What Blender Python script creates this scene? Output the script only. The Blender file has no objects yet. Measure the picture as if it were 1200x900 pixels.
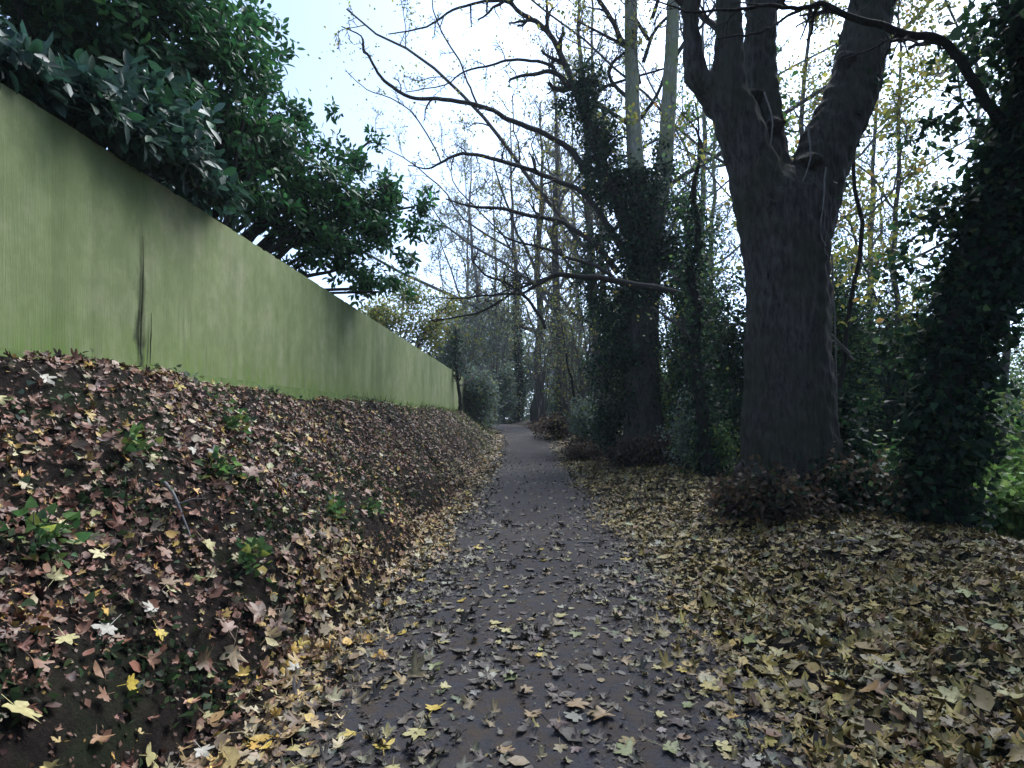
import bpy, math, random
import numpy as np
from mathutils import Vector

# ------------------------------------------------------------------ camera, sky, sun, exposure
SC = bpy.context.scene
COL = SC.collection
F = 680.0            # focal length in photo pixels (photo is 1200 x 900)
VX, VY = 620.0, 491.0  # where the path's direction vanishes in the photo
EYE = 1.5
cam_d = bpy.data.cameras.new('camera')
cam_d.sensor_width = 36.0
cam_d.lens = 36.0 * F / 1200.0
cam_d.shift_x = -(VX - 600) / 1200.0
cam_d.shift_y = (VY - 450) / 1200.0
cam_d.clip_start = 0.05
cam_d.clip_end = 3000
cam = bpy.data.objects.new('camera', cam_d)
cam.location = (0, 0, EYE)
cam.rotation_euler = (math.pi / 2, 0, 0)
COL.objects.link(cam)
SC.camera = cam

SUN_AZ, SUN_EL = math.radians(32), math.radians(48)   # azimuth from +Y towards +X
W = bpy.data.worlds.new('World'); SC.world = W; W.use_nodes = True
wn, wl = W.node_tree.nodes, W.node_tree.links
bg = wn['Background']
sky = wn.new('ShaderNodeTexSky'); sky.sky_type = 'NISHITA'; sky.sun_disc = False
sky.sun_elevation = SUN_EL; sky.sun_rotation = SUN_AZ
sky.air_density = 1.0; sky.dust_density = 2.0; sky.ozone_density = 1.5
bw = wn.new('ShaderNodeRGBToBW'); wl.new(sky.outputs[0], bw.inputs[0])
tint = wn.new('ShaderNodeMix'); tint.data_type = 'RGBA'; tint.blend_type = 'MULTIPLY'
tint.inputs['Factor'].default_value = 1.0
wl.new(bw.outputs[0], tint.inputs['A']); tint.inputs['B'].default_value = (0.72, 1.0, 1.52, 1)
wtc = wn.new('ShaderNodeTexCoord')
wnz = wn.new('ShaderNodeTexNoise'); wnz.inputs['Scale'].default_value = 2.2; wnz.inputs['Detail'].default_value = 5
wl.new(wtc.outputs['Generated'], wnz.inputs['Vector'])
wmr = wn.new('ShaderNodeMapRange'); wmr.inputs['From Min'].default_value = 0.3; wmr.inputs['From Max'].default_value = 0.65
wmr.inputs['To Min'].default_value = 0.55; wmr.inputs['To Max'].default_value = 0.92
wl.new(wnz.outputs['Fac'], wmr.inputs['Value'])
wmix = wn.new('ShaderNodeMix'); wmix.data_type = 'RGBA'
wl.new(wmr.outputs[0], wmix.inputs['Factor'])
wl.new(sky.outputs[0], wmix.inputs['A']); wl.new(tint.outputs['Result'], wmix.inputs['B'])
wl.new(wmix.outputs['Result'], bg.inputs['Color'])
bg.inputs['Strength'].default_value = 0.075
sun_d = bpy.data.lights.new('sun', 'SUN'); sun_d.energy = 1.9; sun_d.angle = math.radians(40); sun_d.color = (1.0, 0.97, 0.92)
sun = bpy.data.objects.new('sun', sun_d); COL.objects.link(sun)
sdir = Vector((math.sin(SUN_AZ) * math.cos(SUN_EL), math.cos(SUN_AZ) * math.cos(SUN_EL), math.sin(SUN_EL)))
sun.rotation_euler = sdir.to_track_quat('Z', 'Y').to_euler(); sun.location = sdir * 60
SC.view_settings.view_transform = 'Standard'; SC.view_settings.look = 'None'
SC.view_settings.gamma = 1.0; SC.view_settings.use_curve_mapping = False
SC.view_settings.exposure = 2.12
SC.cycles.max_bounces = 6; SC.cycles.diffuse_bounces = 3; SC.cycles.transmission_bounces = 3

# ------------------------------------------------------------------ helpers
rng = np.random.default_rng(7)
random.seed(7)

def at(px, py, s):
    """photo pixel + scale (photo pixels per metre there) -> world point"""
    return np.array([(px - VX) / s, F / s, EYE + (VY - py) / s])

def tag(o, label=None, cat=None, group=None, kind=None):
    if label: o['label'] = label
    if cat: o['category'] = cat
    if group: o['group'] = group
    if kind: o['kind'] = kind
    return o

def empty(name, loc, label, cat, group=None):
    o = bpy.data.objects.new(name, None); COL.objects.link(o)
    o.location = tuple(float(v) for v in loc); o.empty_display_size = 0.2
    return tag(o, label, cat, group)

class MB:
    def __init__(self): self.v, self.f, self.c, self.n = [], [], [], 0
    def add(self, v, f, c=None):
        v = np.asarray(v, dtype=np.float64).reshape(-1, 3)
        f = np.asarray(f, dtype=np.int64)
        if len(v) == 0: return
        self.v.append(v); self.f.append(f + self.n); self.n += len(v)
        if c is not None: self.c.append(np.broadcast_to(np.asarray(c, dtype=np.float64), (len(v), 3)))
    def mesh(self, name, mat, smooth=False):
        me = bpy.data.meshes.new(name)
        v = np.concatenate(self.v)
        me.vertices.add(len(v)); me.vertices.foreach_set('co', v.ravel().astype(np.float32))
        li = np.concatenate([f.ravel() for f in self.f]); tot = np.concatenate([np.full(len(f), f.shape[1]) for f in self.f])
        st = np.concatenate([[0], np.cumsum(tot)[:-1]])
        me.loops.add(len(li)); me.loops.foreach_set('vertex_index', li.astype(np.int32))
        me.polygons.add(len(tot)); me.polygons.foreach_set('loop_start', st.astype(np.int32))
        try: me.polygons.foreach_set('loop_total', tot.astype(np.int32))
        except Exception: pass
        if self.c:
            c = np.concatenate(self.c); a = me.color_attributes.new('col', 'FLOAT_COLOR', 'POINT')
            a.data.foreach_set('color', np.concatenate([c, np.ones((len(c), 1))], 1).ravel().astype(np.float32))
        me.update(calc_edges=True)
        me.polygons.foreach_set('use_smooth', np.full(len(tot), bool(smooth or self.c), dtype=bool))
        me.materials.append(mat)
        return me
    def build(self, name, mat, parent=None, smooth=False, kind=None):
        me = self.mesh(name, mat, smooth)
        return link(name, me, parent, kind)

def link(name, me, parent=None, kind=None):
    o = bpy.data.objects.new(name, me); COL.objects.link(o)
    if parent is not None:
        o.parent = parent
        o.location = tuple(-Vector(parent.location))     # meshes are written in world coordinates
    if kind: o['kind'] = kind
    return o

def nrm(a): return a / np.maximum(np.linalg.norm(a, axis=-1, keepdims=True), 1e-9)

def smooth_line(pts, sub=4):
    p = np.asarray(pts, float)
    if len(p) < 3: 
        t = np.linspace(0, 1, sub + 1)[:, None]; return p[0] * (1 - t) + p[-1] * t
    q = np.vstack([2 * p[0] - p[1], p, 2 * p[-1] - p[-2]]); out = []
    for i in range(1, len(q) - 2):
        t = np.linspace(0, 1, sub, endpoint=False)[:, None]
        a, b, c, d = q[i - 1], q[i], q[i + 1], q[i + 2]
        out.append(0.5 * (2 * b + (c - a) * t + (2 * a - 5 * b + 4 * c - d) * t ** 2 + (3 * b - a - 3 * c + d) * t ** 3))
    out.append(p[-1:]); return np.vstack(out)

def tube(mb, pts, rad, sides=6, rough=0.0, col=None, caps=True):
    p = np.asarray(pts, float); n = len(p)
    r = np.interp(np.linspace(0, 1, n), np.linspace(0, 1, len(rad)), rad) if len(rad) != n else np.asarray(rad, float)
    t = nrm(np.gradient(p, axis=0))
    ref = np.array([0.31, 0.77, 0.12]) if abs(t[0][2]) > 0.6 else np.array([0.1, 0.05, 1.0])
    fr = []
    u = nrm(np.cross(t[0], ref))
    for i in range(n):
        u = u - t[i] * np.dot(u, t[i]); u = u / max(np.linalg.norm(u), 1e-9)
        fr.append((u, np.cross(t[i], u)))
    a = np.arange(sides) * 2 * np.pi / sides
    v = np.zeros((n, sides, 3))
    for i in range(n):
        rr = r[i] * (1 + rough * rng.normal(size=sides)) if rough else r[i]
        v[i] = p[i] + (np.cos(a) * rr)[:, None] * fr[i][0] + (np.sin(a) * rr)[:, None] * fr[i][1]
    i, j = np.meshgrid(np.arange(n - 1), np.arange(sides), indexing='ij'); i, j = i.ravel(), j.ravel(); k = (j + 1) % sides
    f = np.stack([i * sides + j, i * sides + k, (i + 1) * sides + k, (i + 1) * sides + j], 1)
    mb.add(v.reshape(-1, 3), f, col)
    mb.add(v[-1], np.arange(sides)[None, :], col)
    if caps: mb.add(v[0], np.arange(sides)[None, ::-1], col)

def wiggle(pts, amp):
    p = np.array(pts, float); n = len(p)
    if n > 2:
        w = np.cumsum(rng.normal(size=(n, 3)), 0); w -= np.linspace(0, 1, n)[:, None] * w[-1]
        p = p + w * amp
    return p

MINR = 0.006
def side_branches(mb, line, r0, r1, n, length, lv, t0=0.2, up=0.15, tips=None, ang=(35, 75), bias=None):
    """spawn a recursive set of twigs along a polyline"""
    line = np.asarray(line); m = len(line)
    for k in range(n):
        t = t0 + (1 - t0) * (k + rng.random()) / n
        x = t * (m - 1); i = min(int(x), m - 2); fr = x - i
        p = line[i] * (1 - fr) + line[i + 1] * fr; d = nrm(line[i + 1] - line[i])
        rr = r0 + (r1 - r0) * t
        o = nrm(np.cross(d, rng.normal(size=3)))
        a = math.radians(rng.uniform(*ang))
        dd = d * math.cos(a) + o * math.sin(a) + np.array([0, 0, up])
        if bias is not None: dd = dd + bias
        dd = nrm(dd)
        L = length * rng.uniform(0.55, 1.2) * (1 - 0.55 * t)
        seg = 5
        q = [p]
        for s in range(seg):
            dd = nrm(dd + rng.normal(size=3) * 0.22 + np.array([0, 0, up * 0.35])); q.append(q[-1] + dd * L / seg)
        q = np.array(q); rb = max(rr * rng.uniform(0.4, 0.62), MINR)
        tube(mb, q, [rb, max(rb * 0.45, MINR * .6)], 5 if rb > 0.03 else 3, 0, None, False)
        if tips is not None: tips.append(q[-1]); tips.append(q[3])
        if lv > 0: side_branches(mb, q, rb, rb * 0.35, max(4, int(n * 0.6)) if lv > 1 else 6, L * 0.55, lv - 1, 0.15, up, tips, ang)

# leaf templates: tip along +y, normal +z
def maple_template(kind=0, curl=0.2, seed=0):
    g = np.random.default_rng(seed)
    full = [(-90, .10), (-70, .40), (-40, .42), (-16, .70), (-2, .62), (6, .44), (24, .80), (36, .98), (50, .84), (62, .50),
            (78, .86), (90, 1.06), (102, .86), (118, .50), (130, .84), (144, .98), (156, .80), (174, .44), (182, .62), (196, .70), (220, .42), (250, .40)]
    if kind == 1: full = [full[i] for i in (0, 2, 3, 5, 7, 9, 11, 13, 15, 17, 19, 20)]
    a = np.radians([p[0] for p in full]); r = np.array([p[1] for p in full]) * (1 + 0.1 * g.normal(size=len(full)))
    v = np.stack([np.cos(a) * r, np.sin(a) * r, np.zeros_like(r)], 1)
    v = np.vstack([[0, 0.05, 0], v])
    ph = g.uniform(0, 6.28)
    rr = np.hypot(v[:, 0], v[:, 1]); th = np.arctan2(v[:, 1], v[:, 0])
    v[:, 2] = curl * rr ** 2 * (0.5 + np.sin(2 * th + ph)) + 0.05 * curl * g.normal(size=len(v))
    n = len(v) - 1
    f = np.array([[0, 1 + i, 1 + (i + 1) % n] for i in range(n)])
    v *= 0.52
    if kind == 0:   # stalk
        st = np.array([[-.012, -.05, 0], [.012, -.05, 0], [.03, -.75, .04], [.015, -.75, .04]])
        f = np.vstack([f, [[n + 1, n + 2, n + 3], [n + 1, n + 3, n + 4]]]); v = np.vstack([v, st])
    return v, f

OVAL = (np.array([[0, 0, 0], [.2, .35, .05], [.17, .72, .04], [0, 1, -.06], [-.17, .72, .04], [-.2, .35, .05], [0, .5, -.01]]),
        np.array([[0, 1, 6], [1, 2, 6], [2, 3, 6], [3, 4, 6], [4, 5, 6], [5, 0, 6]]))
RHOMB = (np.array([[0, 0, 0], [.36, .45, .06], [0, 1, -.05], [-.36, .45, .06]]), np.array([[0, 1, 2], [0, 2, 3]]))
IVY = (np.array([[0, 0, 0], [.42, .05, .03], [.30, .5, .05], [0, 1, -.06], [-.30, .5, .05], [-.42, .05, .03]]),
       np.array([[0, 1, 2], [0, 2, 3], [0, 3, 4], [0, 4, 5]]))
BLADE = (np.array([[-.03, 0, 0], [.03, 0, 0], [.02, .55, .06], [-.02, .55, .06], [0, 1, .25]]), np.array([[0, 1, 2], [0, 2, 3], [3, 2, 4]]))

def scatter(mb, tpl, pos, ydir, nor, size, col):
    T, Fc = tpl; n = len(pos)
    y = nrm(ydir); x = nrm(np.cross(y, nor)); z = np.cross(x, y)
    v = pos[:, None, :] + size[:, None, None] * (T[None, :, 0:1] * x[:, None] + T[None, :, 1:2] * y[:, None] + T[None, :, 2:3] * z[:, None])
    k = len(T)
    f = (Fc[None] + (np.arange(n) * k)[:, None, None]).reshape(-1, Fc.shape[1])
    mb.add(v.reshape(-1, 3), f, np.repeat(col, k, axis=0))

def pick(pal, n, var=0.18):
    """random colours from a weighted palette [(weight, (r,g,b))]"""
    w = np.array([p[0] for p in pal], float); w /= w.sum()
    c = np.array([p[1] for p in pal])[rng.choice(len(pal), n, p=w)]
    return np.clip(c * np.exp(rng.normal(size=(n, 1)) * var) * np.exp(rng.normal(size=(n, 3)) * var * 0.3), 0.003, 0.9)

def blob_points(blobs, n, shell=0.5):
    """points in ellipsoids [(centre, (rx,ry,rz), weight)]"""
    w = np.array([b[2] * (b[1][0] * b[1][1] * b[1][2]) ** (2 / 3) for b in blobs]); w /= w.sum()
    idx = rng.choice(len(blobs), n, p=w)
    c = np.array([b[0] for b in blobs])[idx]; r = np.array([b[1] for b in blobs])[idx]
    d = nrm(rng.normal(size=(n, 3))); u = rng.random((n, 1)) ** shell
    lump = 1 + 0.16 * np.sin(d[:, :1] * 5 + idx[:, None]) + 0.12 * np.sin(d[:, 2:] * 7 + 2 * idx[:, None])
    return c + d * r * u * lump, d

def foliage(mb, blobs, n_cl, per, spread, tpl, size, pal, shell=0.45, whorl=False, droop=0.2, var=0.22, cut=None):
    cp, cd = blob_points(blobs, n_cl, shell)
    if cut is not None:
        k = cut(cp); cp, cd = cp[k], cd[k]; n_cl = len(cp)
    if n_cl == 0: return cp
    n = n_cl * per
    ax = nrm(cd + rng.normal(size=(n_cl, 3)) * 0.6 + np.array([0, 0, 0.25]))
    if whorl:
        j = np.tile(np.arange(per), n_cl)
        A = np.repeat(ax, per, 0); e1 = nrm(np.cross(A, rng.normal(size=(1, 3)))); e2 = np.cross(A, e1)
        th = j * 2.4 + np.repeat(rng.uniform(0, 6.28, n_cl), per)
        o = np.cos(th)[:, None] * e1 + np.sin(th)[:, None] * e2
        y = nrm(o + A * rng.uniform(0.15, 0.9, (n, 1)) + np.array([0, 0, -droop]))
        pos = np.repeat(cp, per, 0) - A * (j[:, None] / per) * spread + o * 0.02
        nor = nrm(A + np.array([0, 0, 0.6]) + rng.normal(size=(n, 3)) * 0.25)
    else:
        pos = np.repeat(cp, per, 0) + rng.normal(size=(n, 3)) * spread
        y = nrm(np.repeat(cd, per, 0) * 0.5 + rng.normal(size=(n, 3)) + np.array([0, 0, -droop]))
        nor = nrm(np.repeat(cd, per, 0) * 0.7 + np.array([0, 0, 0.7]) + rng.normal(size=(n, 3)) * 0.55)
    if cut is not None:
        k = cut(pos); pos, y, nor = pos[k], y[k], nor[k]; n = len(pos)
    scatter(mb, tpl, pos, y, nor, size * rng.uniform(0.65, 1.25, n), pick(pal, n, var))
    return cp

# ------------------------------------------------------------------ materials
def mat(name):
    m = bpy.data.materials.new(name); m.use_nodes = True
    return m, m.node_tree.nodes, m.node_tree.links, m.node_tree.nodes['Principled BSDF']

def noise(n, l, vec, scale, detail=4, rough=0.55):
    t = n.new('ShaderNodeTexNoise'); t.inputs['Scale'].default_value = scale; t.inputs['Detail'].default_value = detail
    t.inputs['Roughness'].default_value = rough; l.new(vec, t.inputs['Vector']); return t.outputs['Fac']

def ramp(n, l, fac, stops):
    r = n.new('ShaderNodeValToRGB'); l.new(fac, r.inputs[0]); e = r.color_ramp.elements
    while len(e) < len(stops): e.new(0.5)
    for k, (p, c) in enumerate(stops): e[k].position = p; e[k].color = (*c, 1) if len(c) == 3 else c
    return r.outputs[0]

def mixc(n, l, fac, a, b, mode='MIX'):
    m = n.new('ShaderNodeMix'); m.data_type = 'RGBA'; m.blend_type = mode
    for s, v in (('Factor', fac), ('A', a), ('B', b)):
        if hasattr(v, 'is_output') or hasattr(v, 'links'): l.new(v, m.inputs[s])
        else: m.inputs[s].default_value = v if s == 'Factor' else (*v, 1)
    return m.outputs['Result']

def stretch(n, l, vec, sc):
    m = n.new('ShaderNodeMapping'); m.inputs['Scale'].default_value = sc; l.new(vec, m.inputs['Vector']); return m.outputs[0]

def bump(n, l, h, dist, strength=1.0, normal=None):
    b = n.new('ShaderNodeBump'); b.inputs['Distance'].default_value = dist; b.inputs['Strength'].default_value = strength
    l.new(h, b.inputs['Height'])
    if normal is not None: l.new(normal, b.inputs['Normal'])
    return b.outputs[0]

def leaf_mat(name, rough=0.5, trans=0.35, spec=0.4):
    m, n, l, p = mat(name)
    a = n.new('ShaderNodeAttribute'); a.attribute_name = 'col'
    tc = n.new('ShaderNodeNewGeometry')
    nz = noise(n, l, tc.outputs['Position'], 55, 3)
    c = mixc(n, l, 1.0, a.outputs['Color'], ramp(n, l, nz, [(0.3, (.72, .70, .66)), (0.7, (1.15, 1.15, 1.15))]), 'MULTIPLY')
    l.new(c, p.inputs['Base Color']); p.inputs['Roughness'].default_value = rough; p.inputs['Specular IOR Level'].default_value = spec
    if trans:
        t = n.new('ShaderNodeBsdfTranslucent'); l.new(c, t.inputs['Color'])
        ms = n.new('ShaderNodeMixShader'); ms.inputs[0].default_value = trans
        l.new(p.outputs[0], ms.inputs[1]); l.new(t.outputs[0], ms.inputs[2]); l.new(ms.outputs[0], n['Material Output'].inputs[0])
    return m

def bark_mat(name, dark, light, algae, amt=0.4, scale=1.0, bumpd=0.02):
    m, n, l, p = mat(name)
    g = n.new('ShaderNodeNewGeometry'); pos = g.outputs['Position']
    v = stretch(n, l, pos, (9 * scale, 9 * scale, 2.2 * scale))
    a = noise(n, l, v, 2.2, 7, 0.65)
    b = noise(n, l, pos, 1.6 * scale, 4)
    c = ramp(n, l, a, [(0.3, dark), (0.62, light)])
    c = mixc(n, l, ramp(n, l, b, [(0.42, (0, 0, 0)), (0.7, (amt,) * 3)]), c, algae)
    l.new(c, p.inputs['Base Color']); p.inputs['Roughness'].default_value = 0.9; p.inputs['Specular IOR Level'].default_value = 0.15
    l.new(bump(n, l, a, bumpd), p.inputs['Normal'])
    return m

M = {}
M['litter'] = leaf_mat('fallen_leaf_surface', 0.55, 0.0, 0.35)
M['leaf'] = leaf_mat('leaf_surface', 0.55, 0.45, 0.22)
M['ever'] = leaf_mat('evergreen_leaf_surface', 0.45, 0.4, 0.22)
M['gloss'] = leaf_mat('glossy_leaf_surface', 0.5, 0.3, 0.35)
M['bark'] = bark_mat('grey_bark', (.011, .010, .010), (.075, .068, .066), (.040, .050, .030), 0.85, 1.0, 0.05)
M['bark_dark'] = bark_mat('dark_bark', (.008, .007, .007), (.03, .027, .026), (.02, .025, .015), 0.4)
M['bark_pale'] = bark_mat('pale_bark', (.09, .09, .07), (.26, .26, .21), (.17, .20, .08), 0.9, 1.0, 0.01)
M['twig'] = bark_mat('twig_bark', (.04, .036, .036), (.11, .098, .095), (.08, .09, .06), 0.5, 2, 0.004)
M['twig_dark'] = bark_mat('dark_twig_bark', (.016, .014, .014), (.045, .040, .038), (.03, .035, .022), 0.4, 2, 0.004)
M['twig_pale'] = bark_mat('pale_twig_bark', (.10, .095, .10), (.20, .19, .19), (.15, .16, .12), 0.4, 2, 0.004)

JY = float(F * 3.4 / (VX - 164))
def fence_mat():
    m, n, l, p = mat('algae_stained_boards')
    g = n.new('ShaderNodeNewGeometry'); pos = g.outputs['Position']
    oi = n.new('ShaderNodeObjectInfo')
    big = noise(n, l, stretch(n, l, pos, (1, .8, .55)), 1.3, 6, .6)
    streak = noise(n, l, stretch(n, l, pos, (1, 2.1, .3)), 1.5, 6, 0.62)
    fine = noise(n, l, stretch(n, l, pos, (8, 60, 2.5)), 2, 4, 0.6)
    c = ramp(n, l, big, [(0.32, (.155, .205, .082)), (0.5, (.235, .285, .13)), (0.68, (.30, .31, .185))])
    c = mixc(n, l, ramp(n, l, streak, [(0.5, (0, 0, 0)), (0.78, (.4,) * 3)]), c, (.095, .12, .05))
    drip = noise(n, l, stretch(n, l, pos, (1, 4.2, .4)), 1.3, 5, 0.6)
    c = mixc(n, l, ramp(n, l, drip, [(0.64, (0, 0, 0)), (0.78, (.6,) * 3)]), c, (.05, .065, .03))
    c = mixc(n, l, ramp(n, l, fine, [(0.35, (.14,) * 3), (0.65, (0, 0, 0))]), c, (.12, .14, .075))
    blot = noise(n, l, stretch(n, l, pos, (1, 1.5, 1.1)), 3.1, 7, .68)
    c = mixc(n, l, ramp(n, l, blot, [(0.42, (.5,) * 3), (0.58, (0, 0, 0))]), c, (.135, .18, .07))
    # each board has weathered a little differently
    c = mixc(n, l, 1.0, c, ramp(n, l, oi.outputs['Random'], [(0, (.93, .935, .92)), (1, (1.04, 1.04, 1.045))]), 'MULTIPLY')
    # moss stains climbing from the foot of the boards
    sx = n.new('ShaderNodeSeparateXYZ'); l.new(pos, sx.inputs[0])
    mr = n.new('ShaderNodeMapRange'); mr.inputs['From Min'].default_value = 2.35; mr.inputs['From Max'].default_value = 1.9
    l.new(sx.outputs['Z'], mr.inputs['Value'])
    mm = n.new('ShaderNodeMath'); mm.operation = 'MULTIPLY'; l.new(mr.outputs[0], mm.inputs[0])
    l.new(ramp(n, l, noise(n, l, stretch(n, l, pos, (1, 4, 1)), 2.4, 4), [(0.4, (0, 0, 0)), (0.62, (.85,) * 3)]), mm.inputs[1])
    c = mixc(n, l, mm.outputs[0], c, (.135, .215, .04))
    # wet run-down stain at one joint
    jn = noise(n, l, stretch(n, l, pos, (1, 3, 1.6)), 2.2, 4)
    wy = n.new('ShaderNodeMath'); wy.operation = 'MULTIPLY_ADD'; l.new(jn, wy.inputs[0]); wy.inputs[1].default_value = .30; wy.inputs[2].default_value = -(JY + .15)
    ad = n.new('ShaderNodeMath'); l.new(sx.outputs['Y'], ad.inputs[0]); l.new(wy.outputs[0], ad.inputs[1])
    ab = n.new('ShaderNodeMath'); ab.operation = 'ABSOLUTE'; l.new(ad.outputs[0], ab.inputs[0])
    zz = n.new('ShaderNodeMapRange'); zz.inputs['From Min'].default_value = 3.5; zz.inputs['From Max'].default_value = 2.2; l.new(sx.outputs['Z'], zz.inputs['Value'])
    md = n.new('ShaderNodeMapRange'); md.inputs['From Min'].default_value = .075; md.inputs['From Max'].default_value = .0; l.new(ab.outputs[0], md.inputs['Value'])
    mz = n.new('ShaderNodeMath'); mz.operation = 'MULTIPLY'; l.new(md.outputs[0], mz.inputs[0]); l.new(zz.outputs[0], mz.inputs[1])
    c = mixc(n, l, mz.outputs[0], c, (.028, .036, .018))
    l.new(c, p.inputs['Base Color']); p.inputs['Roughness'].default_value = 0.85; p.inputs['Specular IOR Level'].default_value = 0.2
    l.new(bump(n, l, fine, 0.004), p.inputs['Normal'])
    return m
M['fence'] = fence_mat()
def simple(name, stops, scale, rough=0.9, bd=0.01, sc=(1, 1, 1), spec=0.2):
    m, n, l, p = mat(name)
    g = n.new('ShaderNodeNewGeometry'); pos = stretch(n, l, g.outputs['Position'], sc)
    a = noise(n, l, pos, scale, 7, 0.65)
    l.new(ramp(n, l, a, stops), p.inputs['Base Color']); p.inputs['Roughness'].default_value = rough; p.inputs['Specular IOR Level'].default_value = spec
    l.new(bump(n, l, a, bd), p.inputs['Normal'])
    return m
M['gravel_board'] = simple('mossy_gravel_board', [(0.3, (.10, .15, .045)), (0.7, (.19, .265, .09))], 9, 0.9, 0.004, (1, 1, 1))
M['stain'] = simple('dark_wet_timber', [(0.3, (.03, .035, .02)), (0.7, (.07, .08, .04))], 12)
def soil_mat():
    m, n, l, p = mat('dark_soil')
    g = n.new('ShaderNodeNewGeometry'); pos = g.outputs['Position']
    a = noise(n, l, pos, 6, 8, 0.7); b = noise(n, l, pos, 1.7, 5, 0.6); f = noise(n, l, pos, 60, 5, 0.75)
    c = ramp(n, l, a, [(0.3, (.006, .005, .005)), (0.5, (.017, .013, .011)), (0.7, (.034, .027, .02))])
    c = mixc(n, l, ramp(n, l, b, [(0.5, (0, 0, 0)), (0.62, (.8,) * 3)]), c, (.016, .024, .010))
    c = mixc(n, l, ramp(n, l, f, [(0.56, (0, 0, 0)), (0.68, (.7,) * 3)]), c, (.07, .05, .036))
    l.new(c, p.inputs['Base Color']); p.inputs['Roughness'].default_value = .95; p.inputs['Specular IOR Level'].default_value = .1
    l.new(bump(n, l, a, .06, 1, bump(n, l, f, .02)), p.inputs['Normal'])
    return m
M['soil'] = soil_mat()
M['post'] = simple('dark_post', [(0.3, (.012, .012, .013)), (0.7, (.03, .03, .03))], 8)
def path_mat():
    m, n, l, p = mat('worn_tarmac')
    g = n.new('ShaderNodeNewGeometry'); pos = g.outputs['Position']
    big = noise(n, l, pos, 1.1, 5); fine = noise(n, l, pos, 95, 4, 0.7); mid = noise(n, l, pos, 9, 6, 0.7)
    c = ramp(n, l, big, [(0.3, (.024, .024, .029)), (0.7, (.047, .045, .052))])
    c = mixc(n, l, 1.0, c, ramp(n, l, fine, [(0.3, (.55, .55, .55)), (0.72, (1.5, 1.5, 1.5))]), 'MULTIPLY')
    c = mixc(n, l, ramp(n, l, mid, [(0.44, (0, 0, 0)), (0.62, (.9,) * 3)]), c, (.050, .037, .027))
    l.new(c, p.inputs['Base Color'])
    l.new(ramp(n, l, big, [(0.35, (.72,) * 3), (0.6, (.9,) * 3)]), p.inputs['Roughness']); p.inputs['Specular IOR Level'].default_value = 0.2
    l.new(bump(n, l, mid, 0.012, 1, bump(n, l, fine, 0.004)), p.inputs['Normal'])
    return m
M['path'] = path_mat()

# ------------------------------------------------------------------ terrain
FX = -3.4; FBASE = 1.82; FTOP = 3.66; FEND = 31.6
def sn(x, y, k=1.0, ph=0.0):
    return (np.sin(1.7 * k * x + 2.3 * k * y + ph) + np.sin(-2.9 * k * x + 1.3 * k * y + 1.7 + ph * 2) + np.sin(0.9 * k * x - 3.7 * k * y + 4.1 + ph)
            + 0.5 * np.sin(5.3 * k * x + 4.1 * k * y + ph * 3)) / 3.5
def path_cx(y):
    y = np.asarray(y, float); return np.interp(y, [-20, 12, 22, 27, 33, 38, 44, 52, 62, 80], [-.06, .12, .05, -.08, -.7, -1.7, -4.2, -9, -17, -34])
def path_z(y):
    return np.interp(y, [-20, 15, 19, 22, 27, 33, 38, 50, 80, 200], [0, 0, .04, .12, .5, .85, 1.1, 1.25, 1.4, 1.6])
def sstep(a, b, x):
    t = np.clip((x - a) / (b - a), 0, 1); return t * t * (3 - 2 * t)
def height(x, y, fine=True):
    x = np.asarray(x, float); y = np.asarray(y, float)
    u = x - path_cx(y); z0 = path_z(y)
    # left bank
    toe = -1.55 - 0.12 * np.sin(y * 0.9) - 0.08 * np.sin(y * 2.3 + 1) + 0.12 * sstep(12, 22, y)
    w = np.clip((toe - u), 0, None)
    near = 1 - sstep(9, 15, y)
    prof_n = np.interp(w, [0, .10, .24, .5, 1.0, 1.75, 2.3, 6], [0, .26, .50, .76, 1.15, 1.80, 1.84, 1.9])
    prof_f = np.interp(w, [0, .2, .5, 1.0, 1.75, 2.3, 6], [0, .12, .38, .92, 1.80, 1.84, 1.9])
    k = near * (0.75 + 0.25 * np.sin(y * 1.3 + .6))
    bank = prof_n * k + prof_f * (1 - k)
    top = np.maximum(FBASE - z0, .25)
    over = sstep(FEND - 2, FEND + 8, y)
    left = bank / 1.82 * top * (1 - over) + over * np.minimum(w * .35, .5)
    # right verge, rises then falls away to lower ground
    r = np.clip(u - 1.3, 0, None)
    right = np.interp(r, [0, .8, 2.0, 3.3, 4.2, 6.0, 9, 60], [0, .05, .24, .26, .05, -.75, -1.1, -1.5])
    z = z0 + np.where(u < 0, left, right)
    z = z + .07 * sstep(-2.7, -3.3, x) * (1 - sstep(5.0, 6.5, y)) * (x < -2)
    if fine:
        off = sstep(0.0, .5, np.maximum(toe - u, u - 1.25))
        z = z + off * (.045 * sn(x, y, 2.1) + .03 * sn(x, y, 5.3, 1.1) + .012 * sn(x, y, 13, 2))
    return z
def normal(x, y):
    e = .06
    return nrm(np.stack([-(height(x + e, y) - height(x - e, y)) / (2 * e), -(height(x, y + e) - height(x, y - e)) / (2 * e), np.ones_like(x)], 1))

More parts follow.
